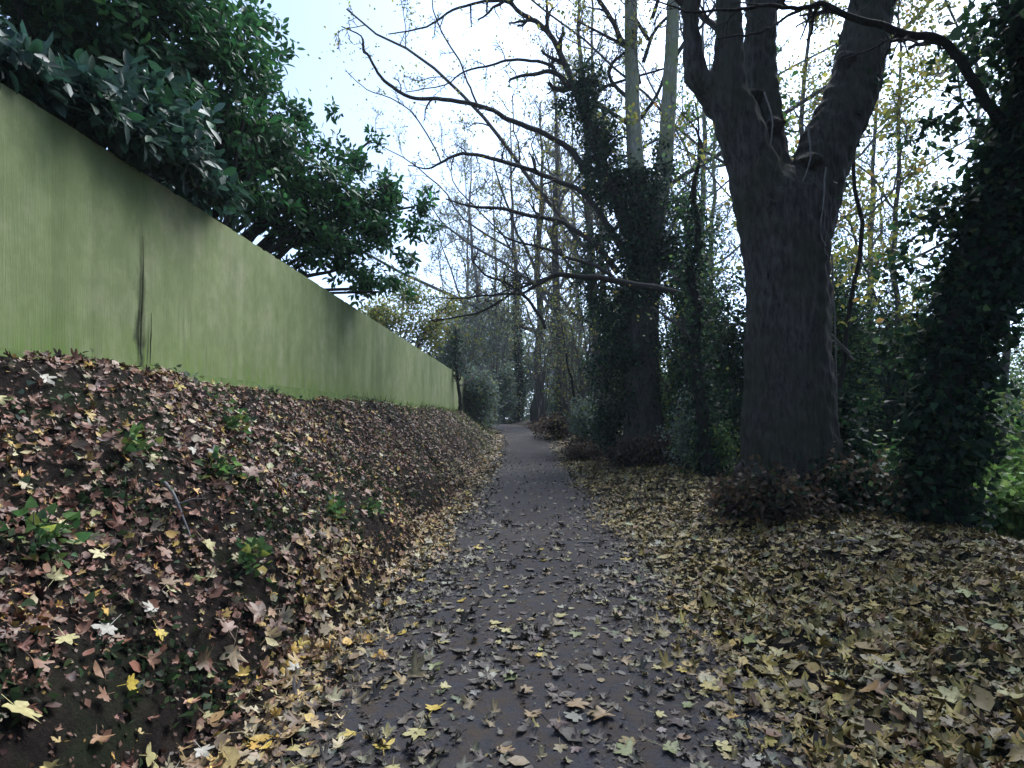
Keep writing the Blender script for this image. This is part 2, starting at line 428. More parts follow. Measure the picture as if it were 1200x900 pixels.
def grid_mesh(name, xs, ys, zf, m, kind):
    X, Y = np.meshgrid(xs, ys, indexing='ij'); Z = zf(X, Y)
    v = np.stack([X, Y, Z], -1).reshape(-1, 3); nx, ny = X.shape
    i, j = np.meshgrid(np.arange(nx - 1), np.arange(ny - 1), indexing='ij'); i, j = i.ravel(), j.ravel()
    f = np.stack([i * ny + j, (i + 1) * ny + j, (i + 1) * ny + j + 1, i * ny + j + 1], 1)
    mb = MB(); mb.add(v, f); return mb.build(name, m, None, True, kind)
xs = np.concatenate([[-600, -200, -80, -40, -25, -16, -11, -8], np.arange(-6, -3.6, .3), np.arange(-3.6, -1.2, .045), np.arange(-1.2, 1.3, .16), np.arange(1.3, 8, .11), [8.5, 9.5, 11, 14, 20, 30, 60, 150, 600]])
ys = np.concatenate([[-600, -100, -30, -12, -6, -3, -1], np.arange(0, 14, .07), np.arange(14, 34, .2), np.arange(34, 64, 1.0), [70, 80, 100, 150, 300, 900]])
def ground_z(X, Y):
    z = height(X, Y); u = np.abs(X - path_cx(Y)); return z - .035 * (1 - sstep(.95, 1.2, u + .2 * sstep(9, 18, Y)))
ground = grid_mesh('ground', xs, ys, ground_z, M['soil'], 'structure')
tag(ground, 'dark soil of the bank and verges under the fallen leaves', 'ground')

# the path: a slightly crowned strip of worn tarmac with ragged edges
py = np.concatenate([np.arange(-6, 14, .15), np.arange(14, 62, .5)])
pv, pn = [], 15
for y in py:
    cxx = float(path_cx(y)); dx = float(path_cx(y + .5) - path_cx(y - .5)); tx = np.array([1, -dx]) / math.hypot(1, dx)
    for k in range(pn):
        t = -1 + 2 * k / (pn - 1); wv = (1.16 - .2 * float(sstep(9, 18, y))) + .05 * math.sin(y * 1.9 + (t > 0) * 2) + .03 * math.sin(y * 5.1)
        X, Y = cxx + tx[0] * t * wv, y + tx[1] * t * wv
        pv.append((X, Y, float(path_z(Y)) + .02 * (1 - t * t) + .004 + .006 * math.sin(X * 4 + Y * 2.1)))
i, j = np.meshgrid(np.arange(len(py) - 1), np.arange(pn - 1), indexing='ij'); i, j = i.ravel(), j.ravel()
mb = MB(); mb.add(pv, np.stack([i * pn + j, i * pn + j + 1, (i + 1) * pn + j + 1, (i + 1) * pn + j], 1))
tag(mb.build('path', M['path'], None, True, 'structure'), 'dark tarmac footpath scattered with leaves, curving away into the trees', 'path')
def surf(x, y):
    u = (x - path_cx(y)) / (1.16 - .2 * sstep(9, 18, y))
    return np.where(np.abs(u) < .98, path_z(y) + .02 * (1 - u * u) + .004 + .006 * np.sin(x * 4 + y * 2.1), height(x, y))

# ------------------------------------------------------------------ fence: overlapping vertical boards on a gravel board
fence = empty('board_fence', (FX, 16, FBASE), 'long green algae-stained vertical board fence along the top of the leafy bank', 'fence')
PITCH = .125
def board_mesh(k):
    g = np.random.default_rng(100 + k)
    w, h, b0 = .15, FTOP + g.uniform(-.006, .006), 1.955 + g.uniform(-.004, .004)
    # feather edge: thick edge (y=0) 16 mm proud, thin edge 5 mm, thin edge runs under the next board
    lean = g.uniform(-.004, .004)
    sec = [(0, 0), (.004, 0), (.0056, w - .008), (.0050, w - .002), (0, w)]
    v = []
    for z, o in ((b0, 0), (b0 + .6, g.uniform(-.003, .003)), (b0 + 1.2, g.uniform(-.003, .003)), (h, lean)):
        for x, y in sec: v.append((x + abs(o) * .6, y + o, z))
    n = len(sec); f4 = []
    for r in range(3):
        for q in range(n): f4.append((r * n + q, r * n + (q + 1) % n, (r + 1) * n + (q + 1) % n, (r + 1) * n + q))
    mb = MB(); mb.add(v, np.array(f4)); mb.add(np.array(v)[-n:], np.arange(n)[None, :]); mb.add(np.array(v)[:n], np.arange(n)[None, ::-1])
    return mb.mesh('board', M['fence'])
boards = [board_mesh(k) for k in range(12)]
nb = int((FEND - .6) / PITCH)
for k in range(nb):
    y = .6 + k * PITCH
    o = bpy.data.objects.new('board', boards[int(rng.integers(12))]); COL.objects.link(o); o.parent = fence
    tilt = rng.normal() * .0018
    gap = 0.0
    o.location = (rng.uniform(0, .0012), y - 16 + gap, -FBASE)
    o.rotation_euler = (tilt, 0, math.radians(-.4) + rng.normal() * .001)
def box(mb, a, b):
    (x0, y0, z0), (x1, y1, z1) = a, b
    mb.add([(x0, y0, z0), (x1, y0, z0), (x1, y1, z0), (x0, y1, z0), (x0, y0, z1), (x1, y0, z1), (x1, y1, z1), (x0, y1, z1)],
           np.array([(0, 3, 2, 1), (4, 5, 6, 7), (0, 1, 5, 4), (1, 2, 6, 5), (2, 3, 7, 6), (3, 0, 4, 7)]))
y = .6
while y < FEND:
    e = min(y + 2.9, FEND + .1); dz = rng.uniform(-.012, .012)
    mb = MB(); box(mb, (FX - .02, y + .004, 1.70), (FX + .006, e, 1.962 + dz * .3)); mb.build('gravel_board', M['gravel_board'], fence)
    mb = MB(); box(mb, (FX - .12, y - .05, 1.4), (FX - .03, y + .05, 3.6)); mb.build('post', M['fence'], fence)
    for z in (2.2, 2.85, 3.4):
        mb = MB(); box(mb, (FX - .075, y + .055, z), (FX - .012, e - .055, z + .07)); mb.build('rail', M['fence'], fence)
    y += 2.9
# dark open joint where rain has run down between two boards
jy = float(F * 3.4 / (VX - 164))
mb = MB(); pts = [(FX + .020, jy + .012 * math.sin(z * 5) + .01 * (z - 2.6), z) for z in np.linspace(2.02, 3.1, 14)]
tube(mb, pts, [.003, .006, .008, .005, .006, .003, .002], 5, .2); st = mb.build('dark_joint', M['stain'], fence)
mb = MB(); pts = [(FX + .020, jy + .11 + .012 * math.sin(z * 6), z) for z in np.linspace(1.98, 2.45, 8)]
tube(mb, pts, [.003, .006, .005, .002], 5, .2); mb.build('dark_joint', M['stain'], fence)

# ------------------------------------------------------------------ fallen leaves
PAL_BANK = [(34, (.12, .056, .038)), (24, (.165, .080, .054)), (12, (.205, .118, .086)), (6, (.21, .165, .13)), (18, (.058, .032, .026)), (9, (.36, .26, .075)), (6, (.30, .28, .18)), (3, (.20, .21, .09)), (2, (.40, .26, .06))]
PAL_EDGE = [(22, (.27, .205, .10)), (18, (.21, .14, .08)), (14, (.33, .27, .12)), (10, (.36, .33, .22)), (16, (.12, .085, .06)), (8, (.42, .30, .07)), (6, (.28, .25, .18))]
PAL_PATH = [(34, (.075, .062, .055)), (26, (.115, .097, .078)), (10, (.20, .165, .10)), (7, (.24, .21, .12)), (8, (.21, .20, .17)), (4, (.30, .25, .10)), (8, (.06, .048, .042)), (3, (.15, .17, .10))]
PAL_VERGE = [(22, (.17, .14, .055)), (22, (.24, .195, .07)), (16, (.13, .085, .045)), (14, (.30, .255, .09)), (8, (.23, .23, .16)), (12, (.08, .06, .042)), (5, (.30, .24, .07)), (4, (.16, .19, .10))]
def irregular(t, seed):
    # shrivelled, folded or torn leaf: one half bent up, outline pulled in unevenly
    g = np.random.default_rng(seed); v = t[0].copy()
    a = g.uniform(0, 6.28); d = v[:, 0] * math.cos(a) + v[:, 1] * math.sin(a)
    v[:, 2] += np.clip(d, 0, None) * g.uniform(.2, .9); v[:, :2] *= (1 - .35 * g.random((len(v), 1)))
    v[:, 0] *= g.uniform(.6, 1.0); return v, t[1]
def oval_leaf(w, c): return OVAL[0] * [w, 1, 1] + [[0, -.5, 0]] + np.stack([0 * OVAL[0][:, 0], 0 * OVAL[0][:, 0], c * (OVAL[0][:, 1] - .5) ** 2], 1), OVAL[1]
tpl_near = [maple_template(0, c, s) for s, c in enumerate((.12, .25, .4, .2, .5, .08))] + [irregular(maple_template(0, .3, 70 + k), k) for k in range(14)] + [oval_leaf(1.5, .4), oval_leaf(1.2, .9), oval_leaf(1.8, .2)]
tpl_mid = [maple_template(1, c, 20 + s) for s, c in enumerate((.15, .3, .5))] + [irregular(maple_template(1, .3, 80 + k), 30 + k) for k in range(5)] + [oval_leaf(1.5, .4)]

def litter(n, xr, yr, prob, pal, size, lift=.012, tilt=.3, hug=.10):
    """returns positions etc. of leaves lying on the ground where prob(x,y) allows"""
    x = rng.uniform(xr[0], xr[1], n); y = rng.uniform(yr[0], yr[1], n)
    k = rng.random(n) < prob(x, y); x, y = x[k], y[k]; n = len(x)
    p = np.stack([x, y, surf(x, y)], 1); nn = nrm(normal(x, y) * 1.0 + rng.normal(size=(n, 3)) * tilt)
    yd = np.cross(nn, rng.normal(size=(n, 3))); s = size * np.exp(rng.normal(size=n) * .28)
    p = p + normal(x, y) * (lift * rng.random((n, 1)) * 1.6 + .003 + hug * s[:, None])
    return p, yd, nn, s, pick(pal, n)
def inside_fence(x): return x > FX + .06
def p_bank(x, y):
    u = x - path_cx(y); n1 = sn(x, y, 1.1, .7); n2 = sn(x, y, 3.1, 2.2)
    steep = np.exp(-((u + 1.86 + .06 * np.sin(y * 2)) / .27) ** 2) * (1 - sstep(8, 13, y))
    p = np.clip(.95 + .5 * n1 + .45 * n2, .12, 1) * (1 - .4 * sstep(-2.2, -1.9, u) * (1 - sstep(3.0, 4.2, y))) * (1 - .92 * steep * np.clip(.75 + 1.1 * n2, 0, 1))
    return np.maximum(p, .16 + .12 * n2) * inside_fence(x) * (u < -1.5)
def p_edge(x, y):
    u = np.abs(x - path_cx(y) + .08); return np.exp(-((u - 1.34 - .12 * np.sin(y * 1.7)) / .27) ** 2) * (x < path_cx(y))
def p_path(x, y):
    u = x - path_cx(y); return np.clip(.62 + .5 * sn(x, y, 1.3, 3.3) + .35 * sn(x, y, 3.7), .10, 1) * (.45 + .75 * sstep(.3, 1.2, np.abs(u))) * (np.abs(u) < 1.35) * (1 - .8 * sstep(4.5, 12, y) * (1 - .6 * sstep(.5, 1.1, np.abs(u))))
def p_verge(x, y):
    u = x - path_cx(y); return np.clip(.78 + .5 * sn(x, y, 1.7, 5) + .4 * sn(x, y, 4.1, 1), .15, 1) * sstep(.70 + .15 * np.sin(y * 1.3), 1.5, u) * (1 - sstep(5.6, 6.6, u))

groups = {'bank': [], 'path': [], 'verge': []}
def put(zone, res, tpls):
    groups[zone].append((res, tpls))
for (y0, y1, dens, tp, ls, dm) in ((.4, 5, 620, tpl_near, .74, 1), (5, 10, 480, tpl_mid, .78, 1), (10, 20, 260, tpl_mid, .88, 1), (20, 42, 150, [RHOMB], 1.15, 1)):
    A = lambda xr: int(dens * (xr[1] - xr[0]) * (y1 - y0))
    put('bank', litter(int(A((-3.4, -1.3)) * 1.45), (-3.4, -1.3), (y0, y1), p_bank, PAL_BANK, .064 * ls, .016, .36), tp)
    put('bank', litter(A((-2.6, -.6)), (-2.6, -.6), (y0, y1), p_edge, PAL_EDGE, .085 * ls, .015, .25), tp)
    put('path', litter(int(A((-1.4, 1.4)) * .8), (-1.4, 1.4), (y0, y1), p_path, PAL_PATH, .085 * ls, .002, .06, .025), tp)
    put('verge', litter(int(A((.8, 6.8)) * 1.25), (.8, 6.8), (y0, y1), p_verge, PAL_VERGE, .088 * ls, .018, .24), tp)
for (y0, y1, dens) in ((.4, 6, 700), (6, 14, 330)):   # broken bits and crumbs between the leaves
    for zone, xr, pf, pal in (('bank', (-3.4, -1.2), lambda x, y: np.clip(p_bank(x, y) + p_edge(x, y) + .6 * (x - path_cx(y) < -1.4) * inside_fence(x), 0, 1), PAL_BANK), ('path', (-1.4, 1.4), lambda x, y: .12 + .5 * p_path(x, y), PAL_PATH), ('verge', (.9, 6.5), p_verge, PAL_VERGE)):
        n = int(dens * (xr[1] - xr[0]) * (y1 - y0) * .6); r = litter(n, xr, (y0, y1), pf, pal, .022, .004, .3); put(zone, (r[0], r[1], r[2], r[3], r[4] * .55), [RHOMB])
LAB = {'bank': ('mass of brown fallen leaves covering the bank below the fence', 'leaf litter'),
       'path': ('thin scatter of trodden fallen leaves on the dark tarmac path', 'leaf litter'),
       'verge': ('thick carpet of yellow-brown fallen leaves on the verge under the trees', 'leaf litter')}
for z, lst in groups.items():
    mb = MB()
    for (p, yd, nn, s, c), tps in lst:
        c = c * np.array({'bank': (1.06, .98, .9), 'path': (.75, .74, .7), 'verge': (.98, .88, .74)}[z])
        which = rng.integers(len(tps), size=len(p))
        for q, t in enumerate(tps):
            k = which == q
            if k.any(): scatter(mb, t, p[k], yd[k], nn[k], s[k] * (1.0 if t is RHOMB else 1.25), c[k])
    tag(mb.build('leaf_litter', M['litter'], None, False, 'stuff'), *LAB[z])

# 300 single leaves, the ones that show largest
KINDS = {'path': [('pale yellow', (.36, .32, .14)), ('tan brown', (.23, .16, .085)), ('greyish cream', (.32, .31, .25)), ('golden yellow', (.42, .31, .06)), ('olive green', (.17, .19, .08))],
         'bank': [('pale yellow', (.38, .34, .16)), ('russet brown', (.20, .11, .07)), ('bright yellow', (.48, .36, .06)), ('greyish cream', (.33, .31, .26)), ('pinkish brown', (.26, .17, .13))],
         'verge': [('pale yellow', (.34, .31, .14)), ('khaki brown', (.20, .165, .08)), ('greyish cream', (.29, .29, .23)), ('golden yellow', (.38, .28, .06)), ('yellow-green', (.22, .25, .08))]}
WHERE = {'path': 'fallen maple leaf lying flat on the dark path', 'bank': 'fallen maple leaf on the leafy bank below the fence', 'verge': 'fallen maple leaf in the litter of the tree-lined verge'}
lm = {}
for z, ks in KINDS.items():
    for kn, c in ks:
        for q in range(4):
            t = maple_template(0, (.1, .22, .35, .16)[q], 50 + q)
            mb = MB(); cc = np.array(c) * (0.92 + .16 * rng.random()); mb.add(t[0], t[1], cc); lm[z, kn, q] = mb.mesh('fallen_leaf', M['litter'])
cnt = {'path': 110, 'bank': 95, 'verge': 95}
for z, n in cnt.items():
    m = 0; placed = []
    while m < n:
        y = 1.7 + 5.2 * rng.random() ** 1.6
        x = {'path': rng.uniform(-1.25, 1.3), 'bank': rng.uniform(-3.1, -1.35), 'verge': rng.uniform(1.35, 5.2)}[z]
        X = VX + F * x / y; Yp = VY + F * (EYE - float(surf(x, y))) / y
        if not (-20 < X < 1220 and Yp < 915) or any((x - a) ** 2 + (y - b) ** 2 < .02 for a, b in placed): continue
        placed.append((x, y)); kn, c = KINDS[z][int(rng.choice(5, p=(.22, .42, .12, .12, .12)))]
        o = bpy.data.objects.new('fallen_leaf', lm[z, kn, int(rng.integers(4))]); COL.objects.link(o)
        nn = normal(np.array([x]), np.array([y]))[0]; s = .108 * math.exp(rng.normal() * .22) * {'verge': 1.2, 'path': 1.0, 'bank': .95}[z]
        o.location = (x + nn[0] * .02, y + nn[1] * .02, float(surf(x, y)) + (.012 if z == 'path' else .035) * 1)
        q = Vector(tuple(nn + rng.normal(size=3) * (.06 if z == 'path' else .22))).to_track_quat('Z', 'Y')
        o.rotation_mode = 'QUATERNION'; o.rotation_quaternion = q @ Vector((0, 0, 1)).to_track_quat('Z', 'Y') 
        from mathutils import Quaternion
        o.rotation_quaternion = q @ Quaternion((0, 0, 1), rng.uniform(0, 6.28)); o.scale = (s, s, s)
        tag(o, ('large ' if s > .13 else 'small ' if s < .095 else 'medium-sized ') + kn + ' ' + WHERE[z], 'leaf', 'single fallen leaves on the ' + {'path': 'path', 'bank': 'bank', 'verge': 'verge'}[z]); m += 1

# low green ground cover along the foot of the fence and on the bank
mb = MB(); n = 15000
x = rng.uniform(FX + .05, -1.6, n); y = rng.uniform(.8, 30, n) 
u = x - path_cx(y); pr = np.where(x < FX + .5, .55, .16) * np.clip(.3 + 1.6 * sn(x, y, 1.6, 9), 0, 1) * (u < -1.6)
k = rng.random(n) < pr; x, y = x[k], y[k]; n = len(x)
p = np.stack([x, y, height(x, y) + .04 + .06 * rng.random(n)], 1)
scatter(mb, IVY, p, rng.normal(size=(n, 3)) + np.array([.6, 0, .1]), nrm(np.array([.4, 0, 1.]) + rng.normal(size=(n, 3)) * .4), .048 * rng.uniform(.6, 1.3, n),
        pick([(3, (.045, .085, .035)), (2, (.07, .12, .06)), (1, (.10, .14, .05)), (1, (.05, .075, .06))], n))
n = 16000; x = rng.uniform(FX + .02, -1.2, n); y = rng.uniform(9, 38, n)
u = x - path_cx(y); k = rng.random(n) < (.04 + .96 * np.clip(sstep(15, 26, y) * .8 + .8 * (x < FX + .35) * sstep(9, 13, y), 0, 1)) * np.clip(.5 + sn(x, y, 1.2, 4), .05, 1) * (u < -1.45); x, y = x[k], y[k]; n = len(x)
scatter(mb, BLADE, np.stack([x, y, height(x, y) - .01], 1), nrm(np.array([.25, 0, 1.]) + rng.normal(size=(n, 3)) * .45), rng.normal(size=(n, 3)), .22 * rng.uniform(.5, 1.3, n),
        pick([(3, (.085, .13, .04)), (2, (.13, .17, .055)), (1, (.19, .18, .08))], n))
tag(mb.build('ground_cover', M['leaf'], None, False, 'stuff'), 'low ivy and grass growing on the bank at the foot of the fence', 'ground cover')

# ------------------------------------------------------------------ trees
def gz(x, y): return float(height(np.array(x), np.array(y), False))
def remeshed(name, mb, voxel, m, parent, disp=0.0):
    """fuse the limbs into one continuous bark surface"""
    me = mb.mesh('tmp', m); o = bpy.data.objects.new('tmp', me); COL.objects.link(o)
    r = o.modifiers.new('r', 'REMESH'); r.mode = 'VOXEL'; r.voxel_size = voxel
    s = o.modifiers.new('s', 'SMOOTH'); s.iterations = 3; s.factor = .5
    dg = bpy.context.evaluated_depsgraph_get(); ev = o.evaluated_get(dg)
    new = bpy.data.meshes.new_from_object(ev, depsgraph=dg); bpy.data.objects.remove(o); bpy.data.meshes.remove(me)
    n = len(new.vertices); co = np.zeros(n * 3, np.float32); new.vertices.foreach_get('co', co); co = co.reshape(-1, 3).astype(float)
    no = np.zeros(n * 3, np.float32); new.vertices.foreach_get('normal', no); no = no.reshape(-1, 3)
    if disp:
        a, b, z = co[:, 0], co[:, 1], co[:, 2]
        d = np.sin(a * 17 + np.sin(z * 1.3) * 2) * np.sin(b * 15 + z * .8) * .8 + sn(a * 4, z * 1.5, 1) * 1.2 + .5 * np.sin(a * 41 + z * 5 + 3 * np.sin(b * 9 + z * 2)) + .4 * np.sin(z * 23 + a * 13)
        co = co + no * (d * disp)[:, None]
        new.vertices.foreach_set('co', co.ravel().astype(np.float32))
    new.polygons.foreach_set('use_smooth', np.ones(len(new.polygons), dtype=bool))
    new.name = name; new.materials.clear(); new.materials.append(m)
    new.update()
    return link(name, new, parent)
def pxline(spec, s, ds=0.0):
    """[(px,py,width px)] at scale s -> points, radii"""
    p = np.array([at(a, b, s) for a, b, _ in spec]); r = np.array([w / 2 / s for _, _, w in spec]); return p, r
def limb(mb, spec, s, sides=10, sub=4, dy=0.0, wig=0.0):
    p, r = pxline(spec, s); k = (p[:, 1] + np.linspace(0, dy, len(p))) / p[:, 1]; e = np.array([0, 0, EYE]); p = e + (p - e) * k[:, None]; r = r * k
    q = smooth_line(p, sub); q = wiggle(q, wig) if wig else q
    rr = np.interp(np.linspace(0, len(r) - 1, len(q)), np.arange(len(r)), r)
    tube(mb, q, rr, sides); return q, rr
def flare(mb, c, r, n, h, out):
    """root buttresses"""
    for k in range(n):
        a = 6.28 * k / n + rng.uniform(-.3, .3); L = out * rng.uniform(.7, 1.2)
        q = np.array([[c[0] + math.cos(a) * r * .55, c[1] + math.sin(a) * r * .55, c[2] + h], [c[0] + math.cos(a) * r * .9, c[1] + math.sin(a) * r * .9, c[2] + h * .4],
                      [c[0] + math.cos(a) * (r + L * .5), c[1] + math.sin(a) * (r + L * .5), c[2] + .05], [c[0] + math.cos(a) * (r + L), c[1] + math.sin(a) * (r + L), c[2] - .12]])
        tube(mb, smooth_line(q, 4), [r * .34, r * .30, r * .2, r * .12], 8)

PAL_IVY = [(5, (.011, .028, .016)), (3, (.018, .046, .023)), (2, (.030, .072, .032)), (.6, (.07, .11, .045))]
PAL_GREEN = [(3, (.045, .105, .042)), (3, (.075, .16, .055)), (2.5, (.12, .21, .065)), (1.6, (.22, .26, .06))]
PAL_YEL = [(3, (.20, .22, .05)), (3, (.28, .27, .06)), (2, (.13, .17, .05)), (1, (.34, .25, .07))]
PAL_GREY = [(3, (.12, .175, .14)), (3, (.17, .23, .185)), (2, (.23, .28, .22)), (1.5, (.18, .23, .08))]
PAL_BROWN = [(4, (.05, .036, .028)), (3, (.08, .055, .04)), (2, (.11, .08, .055)), (1, (.16, .12, .07))]
PAL_NETTLE = [(3, (.09, .18, .045)), (3, (.13, .24, .06)), (2, (.19, .29, .08)), (1, (.05, .10, .035))]

def ivy_on(line, rad, n_per_m, size, thick, pal=PAL_IVY, t0=0, t1=1):
    """leaves clothing a trunk"""
    line = np.asarray(line); seg = np.linalg.norm(np.diff(line, axis=0), axis=1); cum = np.concatenate([[0], np.cumsum(seg)])
    L = cum[-1]; n = int(n_per_m * L * (t1 - t0)); d = rng.uniform(t0, t1, n) * L
    p = np.stack([np.interp(d, cum, line[:, k]) for k in range(3)], 1); r = np.interp(d, cum, rad)
    a = rng.uniform(0, 6.28, n); o = np.stack([np.cos(a), np.sin(a), np.zeros(n)], 1)
    lump = .5 + .9 * np.clip(sn(a * .9, d * 1.1, 1.3, 2) + .4, 0, 1.4)
    p = p + o * (r + thick * rng.random(n) ** 1.4 * lump)[:, None] + np.array([0, 0, 1]) * rng.normal(size=(n, 1)) * .06
    return p, nrm(o * .6 + rng.normal(size=(n, 3)) * .6 + np.array([0, 0, -.5])), nrm(o + np.array([0, 0, .4]) + rng.normal(size=(n, 3)) * .75), size * rng.uniform(.45, 1.25, n), pick(pal, n)

# ---- big multi-stemmed tree beside the path
S1 = 80.0
b1 = at(926, 600, S1)
t1 = empty('sycamore_tree', (b1[0], b1[1], gz(b1[0], b1[1])), 'massive grey trunk forking into several thick stems beside the path', 'tree')
mb = MB()
trunk1, rad1 = limb(mb, [(928, 625, 128), (928, 585, 122), (926, 540, 112), (924, 480, 102), (923, 420, 95), (922, 340, 90), (921, 280, 94), (922, 240, 94), (922, 215, 70), (922, 198, 24)], S1, 18)
flare(mb, (b1[0], b1[1], gz(b1[0], b1[1])), .72, 7, .75, .45)
L1, _ = limb(mb, [(905, 300, 66), (892, 235, 62), (876, 175, 56), (858, 120, 47), (854, 60, 32), (853, 0, 29), (848, -80, 26), (838, -180, 20)], S1, 12, 4, -.5)
L2, _ = limb(mb, [(862, 140, 40), (836, 112, 34), (815, 84, 26), (810, 30, 18), (803, -30, 16), (790, -120, 12)], S1, 10, 4, -.4)
L3, _ = limb(mb, [(915, 262, 60), (905, 205, 46), (896, 145, 37), (892, 70, 36), (891, 0, 35), (895, -100, 30), (905, -220, 22)], S1, 12, 4, .55)
L4, _ = limb(mb, [(938, 280, 66), (952, 225, 66), (972, 165, 62), (998, 110, 58), (1012, 50, 53), (1022, 0, 50), (1040, -90, 42), (1055, -200, 32)], S1, 14, 4, .3)
for (px, py, w) in ((880, 118, 26), (905, 150, 24), (985, 75, 22), (935, 200, 30), (945, 310, 30), (890, 250, 26), (812, 98, 26)):   # burrs and old pruning scars
    q = at(px, py, S1) + np.array([0, -.32 if px in (935, 945, 890) else -.12, 0]); tube(mb, np.array([q + [0, .1, -.12], q + [0, -.02, 0], q + [0, .08, .12]]), [.06, w / 2 / S1, .05], 8)
remeshed('trunk', mb, .03, M['bark'], t1, .02)
mb = MB()
for Lx, n in ((L1, 5), (L2, 5), (L3, 7), (L4, 8)): side_branches(mb, Lx, .14, .09, n, 2.8, 2, .55, .35)
mb.build('branches', M['twig_dark'], t1, True, 'stuff')
mb = MB()
for a in ([(926, 170), (928, 205), (920, 235), (912, 245)], [(946, 215), (944, 245), (940, 285), (948, 300)], [(957, 205), (953, 250), (955, 285)], [(880, 130), (886, 160), (884, 190)], [(960, 330), (958, 420), (962, 520)], [(968, 300), (972, 400), (975, 520)]):
    q = np.array([at(x, y, S1) for x, y in a]); q[:, 1] = trunk1[0][1] - .58 + .1 * rng.random(len(q)); 
    if a[0][0] > 955: q[:, 1] += .32
    tube(mb, wiggle(smooth_line(q, 4), .006), [.014, .01, .012], 5)
mb.build('vine_stems', M['twig_pale'], t1, True, 'stuff')
mb = MB()
base_y = b1[1]
bl = [(at(940, 575, S1) + [0, -.62, 0], (.55, .35, .38), 1), (at(905, 570, S1) + [0, -.55, 0], (.3, .25, .30), .7), (at(990, 560, S1) + [0, -.1, 0], (.35, .45, .75), 1), (at(1000, 500, S1) + [0, .3, 0], (.25, .3, .6), .6)]
foliage(mb, bl, 620, 8, .07, IVY, .10, PAL_IVY, .35)
foliage(mb, [(at(935, 548, S1) + [0, -.62, 0], (.45, .28, .08), 1)], 40, 2, .06, tpl_mid[0], .12, PAL_EDGE, .5, droop=0)
p = ivy_on(L4, np.full(len(L4), .33), 60, .08, .15); scatter(mb, IVY, *p)
foliage(mb, [(at(925, 120, S1) + [0, .7, 0], (.4, .3, .9), 1), (at(920, 60, S1) + [0, .8, 0], (.3, .3, .7), 1)], 120, 7, .1, IVY, .09, PAL_GREEN, .6)
mb.build('ivy', M['leaf'], t1, False, 'stuff')

# ---- ivy-clad tree with two pale stems further along the path
S2 = 38.0
b2 = at(755, 540, S2)
t2 = empty('ivy_clad_tree', (b2[0], b2[1], gz(b2[0], b2[1])), 'tall tree smothered in ivy with two pale stems rising above', 'tree')
mb = MB()
T2, _ = limb(mb, [(755, 550, 60), (755, 520, 50), (753, 480, 44), (752, 430, 41), (752, 380, 40), (754, 330, 39), (757, 285, 39), (760, 240, 40)], S2, 14)
flare(mb, (b2[0], b2[1], gz(b2[0], b2[1])), .6, 6, .6, .5)
remeshed('trunk', mb, .045, M['bark'], t2, .012)
mb = MB()
R2, _ = limb(mb, [(765, 270, 26), (776, 215, 21), (782, 150, 18), (786, 80, 17), (789, 0, 15), (793, -90, 11), (800, -180, 8)], S2, 9)
C2, _ = limb(mb, [(754, 270, 26), (746, 205, 21), (742, 140, 18), (740, 70, 17), (739, 0, 15), (736, -90, 11), (728, -180, 8)], S2, 9)
remeshed('pale_stems', mb, .045, M['bark_pale'], t2, .01)
mb = MB(); lines = []; MINR = .011
def br(spec, n, L, lv=1, up=.05, s=S2, dy=0, sides=6):
    q, r = limb(mb, spec, s, sides, 4, dy, .012); lines.append(q)
    side_branches(mb, q, r[0], r[-1], n, L, lv, .25, up); return q
br([(748, 300, 20), (725, 240, 16), (700, 180, 13), (682, 125, 11), (668, 92, 8), (655, 62, 7), (645, 43, 6), (628, 25, 5.5), (610, 14, 5), (592, 1, 4), (560, 3, 3), (530, 12, 2.6), (500, 32, 2), (455, 40, 1.2)], 14, 1.6)
br([(690, 205, 8), (668, 175, 7), (648, 162, 6), (620, 148, 6), (600, 139, 5.5), (578, 128, 5), (556, 121, 5), (520, 115, 4.5), (488, 115, 4), (460, 103, 4), (442, 85, 3.5), (432, 65, 3.2), (425, 57, 3.6), (422, 42, 2), (400, 31, 1.3)], 7, 1.0, 1, .05, S2, -1.5)
br([(558, 121, 2.6), (548, 95, 2.2), (538, 70, 2), (520, 40, 1.8), (508, 10, 1.5), (507, -20, 1.2)], 5, .7, 1, .05, S2, -.3)
br([(735, 300, 9), (705, 255, 7), (680, 225, 6), (650, 210, 5.5), (620, 198, 5), (590, 188, 4.5), (560, 181, 4), (538, 181, 3.5), (520, 189, 3), (502, 197, 2), (478, 194, 1.2)], 12, 1.1, 1, 0, S2, -1.0)
br([(516, 190, 2), (505, 165, 1.8), (485, 135, 1.6), (465, 118, 1.4), (430, 105, 1.1), (408, 86, .9)], 5, .6, 1, 0, S2, -1)
br([(725, 320, 8), (700, 290, 6), (660, 262, 5), (630, 256, 4.5), (590, 246, 4), (555, 242, 3), (522, 233, 1.6)], 12, 1.0, 1, 0, S2, -.6)
br([(668, 100, 6), (655, 90, 6), (640, 84, 5), (622, 88, 4), (600, 92, 3), (596, 96, 2)], 8, .9, 1, .1)
br([(650, 80, 4), (630, 72, 3.4), (600, 70, 3), (575, 75, 2.4), (545, 82, 2), (520, 100, 1.4), (475, 108, 1)], 8, .8, 1, .1)
br([(738, 55, 6), (728, 45, 6), (718, 25, 5.5), (705, 5, 5), (692, -15, 4)], 7, 1.2, 1, .2)
br([(800, 345, 8), (770, 338, 8), (740, 333, 7.5), (710, 327, 7), (680, 324, 6.5), (655, 322, 6), (630, 334, 4), (610, 345, 3.2), (575, 346, 2.6), (540, 350, 2), (510, 348, 1.2)], 14, 1.3, 1, -.02, 48, -1.2)
